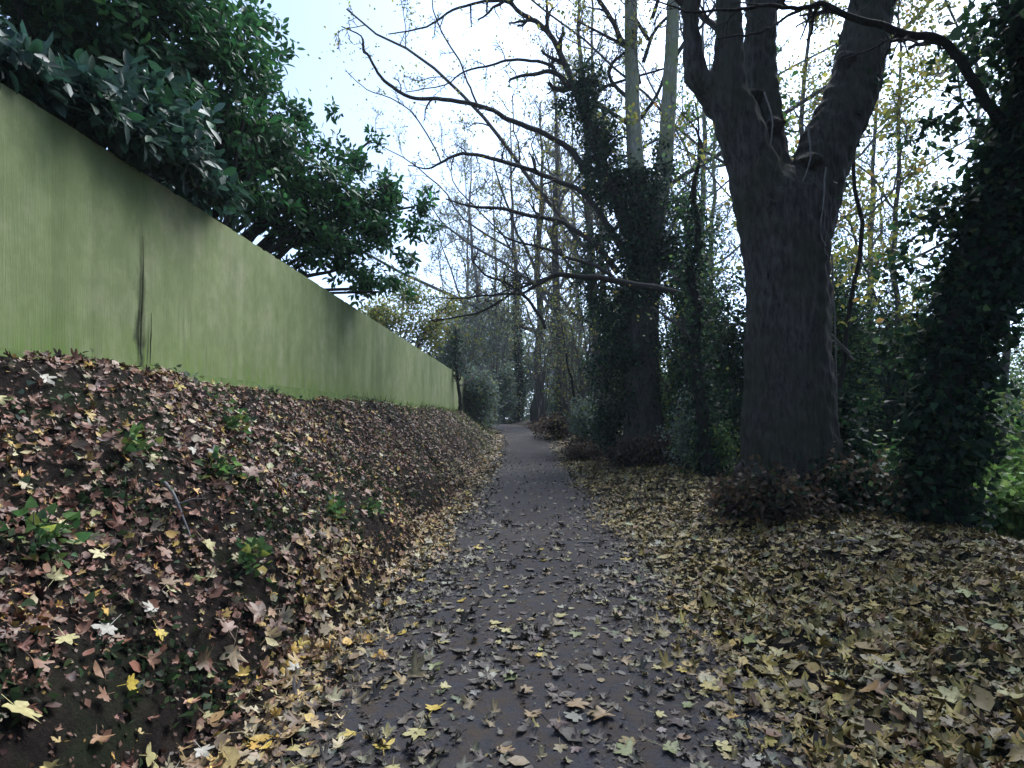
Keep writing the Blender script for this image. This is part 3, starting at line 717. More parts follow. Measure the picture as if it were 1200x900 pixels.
br([(655, 322, 4.2), (640, 326, 4), (610, 338, 3), (590, 352, 2.8), (560, 366, 2.4), (530, 371, 2), (505, 376, 1.2)], 8, .9, 1, 0, 48, -.5)
br([(640, 385, 4.2), (628, 362, 4), (610, 342, 3.4), (590, 330, 3.2), (570, 322, 2.6), (556, 308, 2), (558, 300, 1.4)], 8, .7, 1, .1, 48, 0)
br([(720, 325, 4.5), (690, 310, 4), (660, 300, 3.4), (630, 290, 2.8), (600, 280, 2.2), (575, 268, 1.2)], 9, .8, 1, .05, 44, -.8)
br([(785, 75, 6), (800, 50, 5), (815, 35, 4), (835, 10, 3.5), (850, -15, 3)], 7, 1.1, 1, .2)
br([(740, 150, 5), (770, 110, 4), (785, 60, 3), (790, 40, 2)], 5, .9, 1, .2, 37)
for k in range(10): br([(740 + k * 5, 150 - 26 * k, 5), (740 + k * 5 + rng.uniform(-50, 40), 110 - 26 * k, 4), (740 + k * 5 + rng.uniform(-110, 70), 75 - 26 * k, 2)], 7, 1.3, 2, .2)
mb.build('branches', M['twig_dark'], t2, True, 'stuff')
mb = MB()
def B(px, py, r, w=1, s=S2, dy=0, rz=None): return (at(px, py, s) + np.array([0, dy, 0]), (r, r, rz or r), w)
bl2 = [B(685, 100, .55, 1, S2, -.3, .6), B(682, 125, .7), B(705, 155, .75), B(700, 190, .85, .8), B(725, 215, .8), B(755, 225, .75, 1, S2, -.3), B(745, 260, .85, 1.2, S2, -.3), B(735, 300, .85, 1, S2, -.3), B(760, 300, .8, 1.2, S2, -.3),
       B(745, 345, .8, 1, S2, -.2), B(700, 225, .55, .6), B(800, 245, .55, .5), B(815, 260, .4, .4), B(790, 300, .7), B(800, 335, .6), B(725, 385, .9, .9, S2, .3), B(715, 430, .85, .8, S2, .4), B(780, 200, .5, .8), B(775, 175, .35, .6), B(735, 420, .6, 1, S2, -.2), B(740, 470, .5, .8, S2, -.1, .7), B(690, 320, .7, .6, S2, .3), B(705, 350, .7, .7, S2, .3), B(700, 280, .6, .6, S2, .2)]
foliage(mb, bl2, 2900, 9, .10, IVY, .105, PAL_IVY, .5)
p = ivy_on(T2, np.full(len(T2), .52), 260, .1, .16, PAL_IVY, .15, 1); scatter(mb, IVY, *p)
mb.build('ivy', M['leaf'], t2, False, 'stuff')
tips = np.concatenate(lines); k = rng.choice(len(tips), 1500); n = len(k)
mb = MB(); scatter(mb, RHOMB, tips[k] + rng.normal(size=(n, 3)) * .55, rng.normal(size=(n, 3)), rng.normal(size=(n, 3)), .085 * rng.uniform(.6, 1.3, n), pick(PAL_YEL, n))
mb.build('leaves', M['leaf'], t2, False, 'stuff')

MINR = .006
# ---- dark leaning ivy trunk on the verge
S3 = 95.0
b3 = at(1093, 625, S3)
t3 = empty('leaning_ivy_tree', (b3[0], b3[1], gz(b3[0], b3[1])), 'dark leaning trunk thickly wrapped in ivy with a long arching bough', 'tree')
mb = MB()
T3, r3 = limb(mb, [(1090, 650, 62), (1093, 600, 50), (1097, 545, 46), (1104, 480, 46), (1119, 420, 46), (1138, 350, 46), (1158, 290, 46), (1178, 220, 44), (1198, 140, 42), (1222, 50, 36), (1245, -60, 28), (1260, -200, 20)], S3, 12)
flare(mb, (b3[0], b3[1], gz(b3[0], b3[1])), .3, 5, .4, .35)
remeshed('trunk', mb, .035, M['bark_dark'], t3, .01)
mb = MB(); lines = []
q = br([(1190, 180, 18), (1168, 143, 13), (1147, 113, 11.5), (1120, 74, 10), (1097, 48, 9.5), (1067, 43, 9), (1040, 33, 8), (993, 19, 7), (962, 6, 6), (945, 10, 5), (917, 5, 4.5), (880, 8, 4), (850, 13, 3.5), (800, 12, 2.5), (760, -2, 1.5)], 16, .8, 1, 0, 95, -.8, 8)
br([(962, 6, 4), (930, 14, 3.6), (900, 32, 3), (870, 42, 2.4), (840, 46, 1.6)], 5, .5, 1, 0, 90, -.3)
for k in range(8): br([(1200 - k * 3, 160 - 45 * k, 9), (1170 + rng.uniform(-20, 90), 110 - 45 * k, 6), (1140 + rng.uniform(-40, 160), 60 - 50 * k, 3)], 8, 1.1, 2, .1, 95, rng.uniform(-1, 1))
mb.build('branches', M['bark_dark'], t3, True, 'stuff')
mb = MB()
p = ivy_on(T3, r3, 900, .10, .26); scatter(mb, IVY, *p)
bl3 = [B(1095, 560, .45, 1, S3, -.1, .55), B(1075, 600, .35, .6, S3, 0, .3), B(1120, 510, .55, 1, S3, 0, .5), B(1090, 490, .42, .8, S3), B(1130, 430, .42, .8, S3), B(1150, 380, .5, .8, S3), B(1110, 400, .5, .6, S3, .3), B(1170, 320, .6, 1, S3), B(1195, 250, .55, 1, S3), B(1130, 330, .35, .5, S3, .2),
       B(1180, 180, .5, .9, S3, 0), B(1120, 240, .4, .35, S3, .3), B(1100, 140, .35, .25, S3), B(1150, 60, .45, .3, S3), B(1190, 30, .5, .6, S3), B(1085, 290, .35, .3, S3, .5), B(1140, 260, .35, .5, S3)]
foliage(mb, bl3, 1150, 8, .09, IVY, .10, PAL_IVY, .5)
mb.build('ivy', M['leaf'], t3, False, 'stuff')

# ---- general builder for the other trees
def tree(name, px, py, s, width, top, label, cat='tree', lean=0, n=9, L=2.2, lv=2, bark='twig', leaves=0, pal=PAL_YEL, lsize=.1, ivy=0, ivy_t=(.05, .6), up=.25, group=None, forks=3, t0=.3, thick=.25, minr=1.0):
    c = at(px, py, s); g = gz(c[0], c[1]); c[2] = g
    o = empty(name, c, label, cat, group)
    H = EYE + (VY - top) / s - g; r = width / 2 / s
    mb = MB(); a = rng.uniform(-.3, .3); global MINR
    amp = .045 * min(1.6, H / 6)
    q = wiggle(smooth_line(np.array([c + [0, 0, -.15], c + [lean * .12, 0, H * .15], c + [lean * .45, a, H * .45], c + [lean * .75, a * .5, H * .72], c + [lean, 0, H]]), 5), amp)
    rr = np.interp(np.linspace(0, 1, len(q)), [0, .04, .15, .6, 1], [r * 1.5, r * 1.2, r, r * .65, r * .15]); tube(mb, q, rr, 9, .04)
    mb.build('trunk', M[bark], o, True)
    mb = MB(); tips = []; MINR = min(.4 / s, .02) * minr
    for k in range(forks):          # big limbs leaving the trunk
        i0 = int(len(q) * rng.uniform(t0, .62)); d = np.array([rng.normal() * .75, rng.normal() * .6, rng.uniform(.5, 1.1)])
        Lf = H * rng.uniform(.3, .5); p0 = q[i0]
        lf = wiggle(smooth_line(np.array([p0, p0 + d * Lf * .3, p0 + d * Lf * .62 + [rng.normal() * .1 * Lf, 0, .08 * Lf], p0 + d * Lf * .9 + [rng.normal() * .15 * Lf, 0, .12 * Lf]]), 4), amp)
        tube(mb, lf, [rr[i0] * .6, rr[i0] * .4, r * .12], 6); side_branches(mb, lf, rr[i0] * .5, r * .15, max(5, n // 2), L, lv, .15, up * .6, tips)
    side_branches(mb, q, r * .8, r * .25, n, L, lv, t0, up, tips)
    MINR = .006
    mb.build('branches', M['twig_pale' if bark in ('bark_pale', 'twig_pale') else 'twig'], o, False, 'stuff')
    if leaves:
        tp = np.array(tips); k = rng.integers(len(tp), size=leaves)
        mb = MB(); scatter(mb, RHOMB, tp[k] + rng.normal(size=(leaves, 3)) * .22, rng.normal(size=(leaves, 3)), nrm(rng.normal(size=(leaves, 3)) + [0, 0, .8]), lsize * rng.uniform(.6, 1.3, leaves), pick(pal, leaves))
        mb.build('crown', M['leaf'], o, False, 'stuff')
    if ivy:
        mb = MB(); p = ivy_on(q, rr, ivy, max(.09, 2.6 / s), thick, PAL_IVY, *ivy_t); scatter(mb, IVY, *p); mb.build('ivy', M['leaf'], o, False, 'stuff')
    return o

tree('slender_ivy_tree', 832, 560, 55, 17, 150, 'slim dark ivy-wrapped trunk standing between the two big trees', lean=-.3, n=9, L=1.6, forks=0, bark='bark_dark', leaves=300, pal=PAL_GREEN, ivy=420, ivy_t=(0, .8), thick=.35)
tree('slender_tree', 797, 535, 44, 9, 120, 'thin dark stem just behind the ivy-smothered tree with the pale stems', lean=.4, n=9, L=1.5, forks=0, bark='bark_dark', leaves=500, pal=PAL_GREEN, ivy=200, ivy_t=(0, .7))
tree('sapling', 985, 600, 68, 7, -80, 'thin curved sapling rising behind the massive forked trunk', lean=.9, n=10, L=1.4, lv=1, bark='bark_dark', leaves=1000, pal=PAL_YEL, lsize=.12, t0=.35)
tree('leaning_sapling', 697, 500, 30, 5, 380, 'thin dark sapling leaning over the path from the grey-green shrub', lean=-1.3, n=8, L=1.4, lv=1, bark='bark_dark', leaves=500, pal=PAL_YEL, up=.2)
tree('ivy_topped_tree', 538, 486, 26, 4.5, 380, 'slender dark stem topped with an ivy clump at the end of the fence', lean=-.2, n=7, L=.8, lv=1, bark='bark_dark', ivy=340, ivy_t=(.42, .95), thick=.45)
# pale bare trees behind the ivy-clad tree, seen against the sky
tree('bare_tree', 700, 500, 27, 13, -60, 'bare grey tree behind the ivy-smothered trunk, twigs spread against the sky', lean=-.8, n=15, L=4.2, bark='twig', leaves=3420, pal=PAL_YEL, lsize=.12)
tree('bare_tree', 655, 492, 19, 11, 60, 'bare grey tree at the bend with a straight grey trunk clad in ivy below', lean=-.4, n=15, L=5.0, bark='bark', leaves=2660, pal=PAL_YEL, lsize=.14, ivy=180, ivy_t=(0, .35))
tree('bare_tree', 628, 488, 17, 10, 120, 'thick grey trunk standing straight behind the bend of the path', lean=.3, n=13, L=4.6, bark='bark', leaves=1900, pal=PAL_YEL, lsize=.15)
tree('bare_tree', 606, 488, 16, 7, 140, 'dark green ivy-covered trunk behind the bend of the path', lean=-.5, n=13, L=4.6, bark='twig', leaves=1520, pal=PAL_YEL, lsize=.15, ivy=320, ivy_t=(0, .5))
tree('bare_tree', 570, 486, 15, 6, 170, 'misty bare tree beyond the fence end with fine grey twigs', lean=-1.2, n=14, L=4.6, bark='twig_pale', leaves=1900, pal=PAL_GREY, lsize=.15)
tree('bare_tree', 800, 520, 30, 9, -60, 'pale bare tree seen in the gap beside the massive forked trunk', lean=.8, n=15, L=3.4, bark='twig_pale', leaves=1710, pal=PAL_GREEN, lsize=.11)
tree('bare_tree', 838, 530, 34, 8, 60, 'small pale birch-like tree growing behind the slim ivy-wrapped trunk', lean=-.2, n=12, L=2.0, bark='bark_pale', leaves=1140, pal=PAL_GREEN, lsize=.1)
tree('yellow_leaved_tree', 945, 540, 34, 9, -120, 'tree with thin yellowish leaves behind the fork of the massive trunk', lean=.2, n=16, L=3.6, bark='twig', leaves=7200, pal=PAL_YEL, lsize=.13)
tree('yellow_leaved_tree', 1065, 560, 42, 8, -60, 'small tree with yellow-green leaves between the forked trunk and leaning ivy trunk', lean=-.3, n=14, L=2.4, bark='twig', leaves=6800, pal=PAL_YEL, lsize=.13, up=.1)
tree('green_leaved_tree', 1180, 560, 38, 9, -120, 'thin green-leaved tree behind the leaning ivy trunk', lean=.4, n=15, L=3.0, bark='twig', leaves=3200, pal=PAL_GREEN, lsize=.12)
tree('far_tree', 880, 520, 22, 8, 30, 'distant bare tree glimpsed through the slim stems beside the forked trunk', lean=.5, n=14, L=4.2, bark='twig', leaves=1500, pal=PAL_GREEN, lsize=.14)
tree('far_tree', 1020, 530, 24, 8, -20, 'distant leafy tree seen through the gap behind the forked trunk', lean=.5, n=14, L=4.2, bark='twig', leaves=2200, pal=PAL_GREEN, lsize=.14)
tree('far_tree', 1130, 530, 22, 8, 20, 'distant pale tree seen behind the arching bough of the leaning trunk', lean=.3, n=14, L=4.2, bark='twig_pale', leaves=1800, pal=PAL_GREEN, lsize=.14)
tree('far_tree', 735, 500, 21, 8, 60, 'distant grey tree hidden behind the ivy-smothered trunk', lean=.4, n=13, L=4.4, bark='twig_pale', leaves=800, pal=PAL_GREEN, lsize=.14)

# ---- evergreen trees and shrubs
def shrub(name, blobs, n_cl, per, spread, tpl, size, pal, label, cat='shrub', m='leaf', whorl=False, shell=.5, droop=.2, stems=14, base=None, cut=None, group=None, bark='bark_dark', sr=.025):
    c = np.mean([b[0] for b in blobs], 0) if base is None else np.asarray(base, float)
    c = np.array([c[0], c[1], gz(c[0], c[1])]); o = empty(name, c, label, cat, group)
    mb = MB(); cp = foliage(mb, blobs, n_cl, per, spread, tpl, size, pal, shell, whorl, droop, .25, cut)
    mb.build('foliage', M[m], o, False, 'stuff')
    mb = MB()
    for k in range(stems):
        e = cp[rng.integers(len(cp))]; b = c + np.array([rng.normal() * .12, rng.normal() * .12, -.05])
        mid = b * .5 + e * .5 + np.array([0, 0, .12 * np.linalg.norm(e - b)]) + rng.normal(size=3) * .15
        q = wiggle(smooth_line([b, b * .75 + mid * .25 + [0, 0, .1], mid, e], 5), .02)
        if cut is not None: q[:, 0] = np.where(q[:, 2] < FTOP + .15, np.minimum(q[:, 0], FX - .25), q[:, 0])
        tube(mb, q, [sr, sr * .7, sr * .3], 5)
    mb.build('stems', M[bark], o, True, 'stuff')
    return o

# big dark evergreen leaning over the fence
PAL_EVER = [(4, (.020, .075, .030)), (4, (.030, .105, .038)), (3, (.042, .135, .045)), (1, (.07, .18, .055))]
PAL_LAUREL = [(3, (.022, .058, .042)), (3, (.034, .082, .06)), (1.4, (.055, .11, .09)), (2, (.024, .075, .035))]
behind = lambda p: (p[:, 0] < FX - .12) | (p[:, 2] > FTOP + .10)
E = lambda px, py, s, rx, ry, rz, w=1: (at(px, py, s), (rx, ry, rz), w)
ever = [E(40, 40, 110, .9, 1.2, .8), E(120, -40, 105, 1.2, 1.3, 1.0), E(30, -60, 120, 1, 1, .8), E(140, 50, 100, 1.0, 1.2, .8), E(230, 20, 92, .8, 1.1, .8), E(225, 110, 90, .85, 1.2, .8), E(270, 60, 85, .5, .8, .55, .9), E(290, 150, 80, .8, 1.1, .8),
        E(330, 190, 74, .75, 1.0, .75), E(285, 215, 80, .75, 1.1, .7), E(370, 225, 70, .65, 1.0, .75), E(350, 270, 70, .7, 1.0, .7), E(410, 235, 66, .6, .9, .75), E(400, 295, 66, .7, .9, .65), E(445, 265, 63, .5, .8, .6), E(455, 225, 62, .42, .6, .6, .8), E(430, 325, 62, .5, .8, .4),
        E(385, 170, 68, .4, .5, .4, .5), E(310, 95, 78, .35, .5, .4, .4), E(485, 265, 61, .3, .4, .35, .6), E(425, 190, 64, .35, .4, .4, .5), E(480, 300, 60, .3, .4, .3, .5), E(300, 30, 80, .4, .6, .5, .6), E(495, 245, 60, .25, .3, .3, .5), E(350, 130, 72, .4, .5, .45, .6), E(460, 330, 58, .35, .4, .3, .5), E(505, 262, 58, .28, .35, .3, .35), E(500, 225, 58, .2, .3, .25, .25), E(440, 165, 62, .3, .3, .3, .3), E(385, 125, 68, .3, .35, .3, .3), E(335, 65, 76, .3, .35, .3, .3), E(480, 340, 56, .3, .35, .25, .4)]
shrub('evergreen_tree', ever, 2750, 9, .24, OVAL, .14, PAL_EVER, 'large dark green evergreen tree leaning over the fence', 'tree', 'ever', True, .6, .25, 60, (-5.2, 8.0, 0), behind, None, 'bark_dark', .07)
laur = [E(10, 85, 175, .35, .6, .25), E(60, 105, 160, .4, .6, .25), E(110, 135, 150, .4, .6, .28), E(160, 165, 138, .4, .6, .28), E(205, 190, 125, .42, .6, .3), E(245, 220, 112, .4, .6, .28), E(150, 130, 135, .5, .6, .3), E(195, 140, 125, .5, .6, .35)]
shrub('laurel_shrub', laur, 520, 9, .2, OVAL, .155, PAL_LAUREL, 'blue-green laurel with large pale leaves spilling over the top of the fence', 'shrub', 'gloss', True, .55, .3, 22, (-4.6, 5.0, 0), behind, None, 'bark_dark', .03)
shrub('yellow_tree', [E(455, 375, 30, 1.1, 1.2, .9), E(500, 385, 28, 1.1, 1.2, 1.3), E(480, 345, 28, 1.0, 1.1, .7), E(525, 360, 26, .8, 1, .8, .6), E(440, 365, 32, .6, .8, .5)], 900, 8, .14, RHOMB, .12, PAL_YEL + [(4, (.10, .14, .05))], 'yellow-green autumn tree showing above the fence beyond the evergreen', 'tree', 'leaf', False, .6, .2, 30, (-6.0, 24.0, 0), None, None, 'twig', .05)

def bush(px, py, s, rx, rz, n, pal, label, size=.09, name='shrub', per=8, m='leaf', dy=0, tpl=RHOMB, shell=.55, bark='twig', cat='shrub', ry=None, spread=.1):
    c = at(px, py, s); g = gz(c[0], c[1]); bl = []
    for k in range(6):
        a = rng.uniform(-.55, .55, 2); h = rng.uniform(.3, .72)
        bl.append((np.array([c[0] + a[0] * rx, c[1] + dy + a[1] * (ry or rx), g + rz * h]), (rx * .6, (ry or rx) * .6, rz * .38), 1))
    bl.append((np.array([c[0], c[1] + dy, g + rz * .3]), (rx * .9, (ry or rx) * .8, rz * .34), 1))
    return shrub(name, bl, int(n * 1.35), per, spread, tpl, size, pal, label, cat, m, False, shell, .2, 16, (c[0], c[1] + dy, 0), None, None, bark, .02)
bush(700, 510, 32, 1.0, 2.0, 420, PAL_GREY, 'grey-green shrub at the path edge before the ivy-smothered tree', .11)
bush(720, 530, 37, .75, 2.6, 420, PAL_IVY + [(3, (.06, .085, .07))], 'dark holly-like shrub against the foot of the ivy-smothered tree', .1, dy=.4)
bush(690, 510, 34, 1.0, .75, 260, PAL_BROWN, 'low brown dead bramble heap at the path edge by the grey-green shrub', .09)
bush(725, 535, 40, .9, .8, 300, PAL_BROWN, 'low brown undergrowth in front of the ivy-smothered tree', .09, dy=-.7)
bush(780, 548, 43, .75, .85, 220, PAL_BROWN, 'mound of dead twigs and leaves beside the ivy-smothered tree', .1, dy=-.2)
bush(655, 497, 24, 1.4, 1.1, 260, PAL_BROWN, 'low reddish brown bush at the bend of the path', .13)
bush(812, 545, 48, .6, 2.0, 260, PAL_GREY, 'pale green bush between the slim stems', .09)
bush(858, 560, 58, .45, 1.5, 200, PAL_GREEN, 'green shrub tucked behind the massive forked trunk', .09, dy=1)
bush(850, 540, 40, 1.2, 6.0, 1300, PAL_IVY + [(3, (.06, .10, .045))], 'tall dark green shrub behind the slim ivy-wrapped trunk', .1, dy=2)
bush(790, 525, 33, 1.2, 3.6, 600, PAL_GREEN, 'mid green shrub behind the thin dark stem', .11, dy=2)
bush(1010, 560, 50, 1.0, 6.6, 1500, PAL_IVY + PAL_GREEN, 'holly shrub with dark leaves filling the gap behind the forked trunk', .1, dy=1)
bush(1060, 570, 46, 1.1, 5.0, 1050, PAL_IVY + [(3, (.055, .10, .045))], 'dark leafy shrub behind the leaning ivy trunk', .1, dy=1.5)
bush(1035, 610, 66, .55, 1.3, 240, PAL_GREEN, 'nettle patch between the forked trunk and leaning ivy trunk', .11)
bush(1185, 640, 88, .7, 1.0, 420, PAL_NETTLE, 'bright green nettles at the edge of the verge beyond the leaning ivy trunk', .12, dy=.5)
bush(1190, 610, 75, .8, 2.6, 700, PAL_NETTLE, 'bright green leafy undergrowth behind the leaning ivy trunk', .13, dy=1.0)
bush(1240, 600, 60, 1.2, 3.6, 700, PAL_GREEN + [(2, (.16, .2, .05))], 'tall green shrub beyond the bright undergrowth', .12, dy=2)
bush(1150, 570, 40, 1.5, 3.6, 600, PAL_NETTLE, 'bright yellow-green thicket below the verge', .13, dy=3)
bush(925, 545, 36, 1.5, 3.0, 500, PAL_GREEN, 'green thicket behind the massive trunk', .12, dy=3)
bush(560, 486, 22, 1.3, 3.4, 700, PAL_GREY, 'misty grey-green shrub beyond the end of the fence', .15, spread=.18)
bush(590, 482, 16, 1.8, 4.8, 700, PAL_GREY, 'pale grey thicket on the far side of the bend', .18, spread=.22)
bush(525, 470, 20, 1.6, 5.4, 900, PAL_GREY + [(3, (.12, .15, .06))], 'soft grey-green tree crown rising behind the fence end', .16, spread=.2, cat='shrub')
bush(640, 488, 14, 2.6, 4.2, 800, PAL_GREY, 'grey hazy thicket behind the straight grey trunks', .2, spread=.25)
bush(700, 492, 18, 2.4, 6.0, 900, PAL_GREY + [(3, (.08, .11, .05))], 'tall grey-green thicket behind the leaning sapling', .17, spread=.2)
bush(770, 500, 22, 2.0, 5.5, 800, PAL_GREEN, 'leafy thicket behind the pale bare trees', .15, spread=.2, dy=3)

# thickets closing the view under the trees on the lower ground
for px, py, s_, rx, rz, n, pal, lab in (
    (880, 560, 46, 1.3, 5.2, 1100, PAL_IVY + [(4, (.05, .085, .045))], 'tall dark evergreen thicket behind the massive trunk'),
    (960, 570, 44, 1.2, 4.6, 900, PAL_IVY + [(5, (.06, .11, .045))], 'dark green thicket close behind the fork of the massive trunk'),
    (1110, 580, 44, 1.5, 4.6, 1000, PAL_IVY + [(5, (.06, .11, .045))], 'dense dark thicket right behind the leaning ivy trunk'),
    (1040, 565, 40, 1.5, 7.2, 1500, PAL_IVY + PAL_GREEN, 'tall dark leafy thicket closing the gap behind the sapling'),
    (825, 550, 38, 1.2, 7.6, 1300, PAL_IVY + PAL_GREEN, 'tall ivy-laden thicket closing the gap between the two big trees'),
    (985, 570, 46, .8, 5.4, 900, PAL_IVY + PAL_GREEN, 'upright dark green bush tucked against the back of the forked trunk'),
    (1020, 560, 33, 2.0, 5.2, 900, PAL_GREEN, 'mid green thicket on the lower ground behind the holly shrub'),
    (1200, 580, 34, 2.2, 6.2, 1100, PAL_GREEN, 'tall mid green thicket beyond the bright yellow-green thicket'),
    (1280, 600, 46, 1.5, 5.4, 900, PAL_IVY + [(4, (.06, .11, .045))], 'dark thicket beyond the tall green shrub'),
    (830, 540, 28, 2.0, 7.5, 1300, PAL_GREEN + [(3, (.13, .15, .11))], 'pale green thicket behind the slim stems'),
    (760, 520, 27, 1.8, 7.5, 1300, PAL_IVY + [(5, (.07, .10, .06))], 'dark leafy thicket behind the ivy-smothered tree'),
    (910, 530, 22, 3.2, 7.0, 900, PAL_GREEN, 'distant green belt of bushes behind the massive trunk'),
    (1060, 530, 20, 4.0, 7.5, 1000, PAL_GREEN, 'distant green belt of bushes behind the small yellow-green tree'),
    (1220, 530, 20, 4.0, 8.0, 1000, PAL_GREEN, 'distant green belt of bushes behind the leaning ivy trunk'),
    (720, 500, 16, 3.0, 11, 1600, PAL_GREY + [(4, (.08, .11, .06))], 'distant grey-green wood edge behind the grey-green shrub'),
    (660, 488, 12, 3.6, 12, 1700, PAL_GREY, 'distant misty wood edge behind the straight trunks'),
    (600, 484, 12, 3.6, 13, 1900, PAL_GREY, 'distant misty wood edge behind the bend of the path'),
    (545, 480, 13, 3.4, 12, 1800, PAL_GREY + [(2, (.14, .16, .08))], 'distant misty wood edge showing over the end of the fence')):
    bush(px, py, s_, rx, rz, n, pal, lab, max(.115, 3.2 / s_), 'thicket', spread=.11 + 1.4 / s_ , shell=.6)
for x_, y_, rx, rz, lab in ((9.5, 4.5, 1.8, 4.5, 'tall green thicket on the low ground beside the near verge'), (11.5, 8.0, 2.4, 5.5, 'broad green thicket on the low ground beyond the nettles'), (8.6, .5, 1.6, 4.0, 'green thicket on the low ground behind the near added shade tree'),
                             (15.5, 11.5, 3.2, 6.5, 'far green thicket across the low ground from the leaning trunk'), (14.5, 4.0, 3.0, 6.5, 'far green thicket across the low ground from the near verge'), (22, 17, 5.0, 8.0, 'distant tall thicket beyond the low ground')):
    s_ = F / y_; bush(VX + x_ * s_, 0, s_, rx, rz, int(500 * rx), PAL_GREEN, lab, .12 + .01 * rx, 'thicket', spread=.18, shell=.6)
# more bare trees of the wood behind
for px, py, s_, w, top, ln, lab in ((590, 486, 13, 5, 200, -1, 'slim far bare tree behind the pale thicket'), (645, 488, 14, 6, 130, .8, 'far bare tree leaning right of the straight grey trunks'),
    (680, 492, 17, 6, 90, -.6, 'far bare tree behind the bend with fine dark twigs'), (545, 484, 14, 5, 230, .4, 'far bare tree over the end of the fence'), (770, 505, 24, 7, -40, .9, 'bare tree with spreading twigs behind the two pale stems'),
    (720, 500, 24, 8, -90, -1.4, 'bare tree reaching towards the path behind the ivy-smothered trunk')):
    tree('bare_tree', px, py, s_, w, top, lab.replace(' right of', ' beside'), lean=ln, n=16, L=4.2, bark='twig_pale' if px < 690 else 'twig', leaves=1900, pal=PAL_YEL, lsize=2.4 / s_)

for x_, y_, lab in ((4.6, 2.2, 'unseen ivy-crowned shade tree added on the verge opposite the near end of the fence'), (4.2, -2.5, 'unseen ivy-crowned shade tree added on the verge further back along the path'), (5.6, 5.0, 'unseen ivy-crowned shade tree added on the verge just before the leaning ivy trunk')):  # trees added out of view, their dense crowns shade the right foreground
    c = np.array([x_, y_, gz(x_, y_)]); o = empty('shade_tree', c, lab, 'tree'); mb = MB()
    q = wiggle(smooth_line(np.array([c - [0, 0, .2], c + [.1, 0, 3], c + [.3, .2, 6], c + [.2, 0, 11]]), 5), .03); tube(mb, q, [.42, .3, .27, .22, .08], 10, .04); mb.build('trunk', M['bark_dark'], o, True)
    mb = MB(); side_branches(mb, q, .2, .07, 10, 2.4, 2, .66, .35); mb.build('branches', M['twig'], o, False, 'stuff')
    mb = MB(); foliage(mb, [(c + np.array([0.4, 0, 6.6]), (2.0, 2.0, 1.5), 1), (c + np.array([.8, .5, 8.2]), (2.2, 2.2, 1.8), 1), (c + np.array([.3, -.3, 4.8]), (1.1, 1.1, 1.2), .8)], 1100, 8, .16, IVY, .16, PAL_IVY, .6); mb.build('ivy', M['leaf'], o, False, 'stuff')

def arching_shrub(px, py, s_, H, spread_, n, lab, pal, leaves):
    global MINR
    c = at(px, py, s_); c[2] = gz(c[0], c[1]); o = empty('arching_shrub', c, lab, 'shrub'); mb = MB(); tips = []; MINR = .28 / s_
    for k in range(n):
        a = rng.uniform(0, 6.28); d = np.array([math.cos(a), math.sin(a), 0]) * spread_ * rng.uniform(.3, 1); h = H * rng.uniform(.55, 1)
        q = wiggle(smooth_line(np.array([c + d * .06, c + d * .25 + [0, 0, h * .45], c + d * .6 + [0, 0, h * .85], c + d * 1.0 + [0, 0, h], c + d * 1.35 + [0, 0, h * .88]]), 4), .03)
        tube(mb, q, [.035, .025, .012], 5); side_branches(mb, q, .022, .010, 7, 1.5, 1, .3, .05, tips)
    MINR = .006; mb.build('stems', M['twig'], o, False, 'stuff')
    tp = np.array(tips); k = rng.integers(len(tp), size=leaves); mb = MB()
    scatter(mb, RHOMB, tp[k] + rng.normal(size=(leaves, 3)) * .2, rng.normal(size=(leaves, 3)), nrm(rng.normal(size=(leaves, 3)) + [0, 0, .8]), (2.3 / s_) * rng.uniform(.6, 1.3, leaves), pick(pal, leaves)); mb.build('leaves', M['leaf'], o, False, 'stuff')
for a in ((668, 500, 24, 6.5, 2.6, 15, 'tangle of arching grey stems leaning over the path at the bend', PAL_GREY + PAL_YEL, 1500), (635, 490, 18, 9.0, 3.4, 15, 'tall spray of arching twigs behind the low reddish brown bush', PAL_GREY + PAL_YEL, 1800),
          (580, 486, 17, 8.5, 3.2, 15, 'misty spray of arching twigs beyond the marker post', PAL_GREY, 1800), (545, 482, 20, 6.5, 2.4, 13, 'pale spray of arching twigs over the last fence boards', PAL_GREY + PAL_YEL, 1500),
          (690, 505, 28, 7.0, 2.3, 14, 'arching yellow-leaved stems beside the leaning sapling', PAL_YEL + PAL_GREY, 1600), (800, 540, 36, 6.0, 1.6, 12, 'arching green-leaved stems between the slim trunks', PAL_GREEN, 1500),
          (1000, 560, 40, 7.5, 1.8, 12, 'arching leafy stems behind the sapling by the forked trunk', PAL_GREEN + PAL_YEL, 1700)):
    arching_shrub(*a)

# small things: post by the path, weeds, sticks
bush(905, 600, 88, .75, .55, 300, PAL_BROWN + [(3, (.03, .045, .025))], 'dark tangle of ivy and dead leaves in front of the forked trunk', .085, dy=-.25)
bush(985, 605, 84, .7, .75, 320, PAL_IVY + PAL_BROWN, 'dark bushy tangle between the forked trunk and the nettle patch', .085, dy=-.1)
bush(1065, 620, 92, .7, .5, 300, PAL_BROWN + PAL_IVY, 'low dark brown undergrowth at the foot of the leaning ivy trunk', .08)
bush(868, 590, 84, .4, .45, 160, PAL_BROWN, 'small brown dead tuft beside the roots of the forked trunk', .07, dy=-.1)
c = at(574, 497, 20); g = gz(c[0], c[1])
pb = empty('marker_post', (c[0], c[1], g), 'short dark post at the path edge near the bend', 'post')
mb = MB(); tube(mb, [c * [1, 1, 0] + [0, 0, g - .2], c * [1, 1, 0] + [0, 0, g + 1.15]], [.075, .07], 10); mb.build('post_shaft', M['post'], pb)
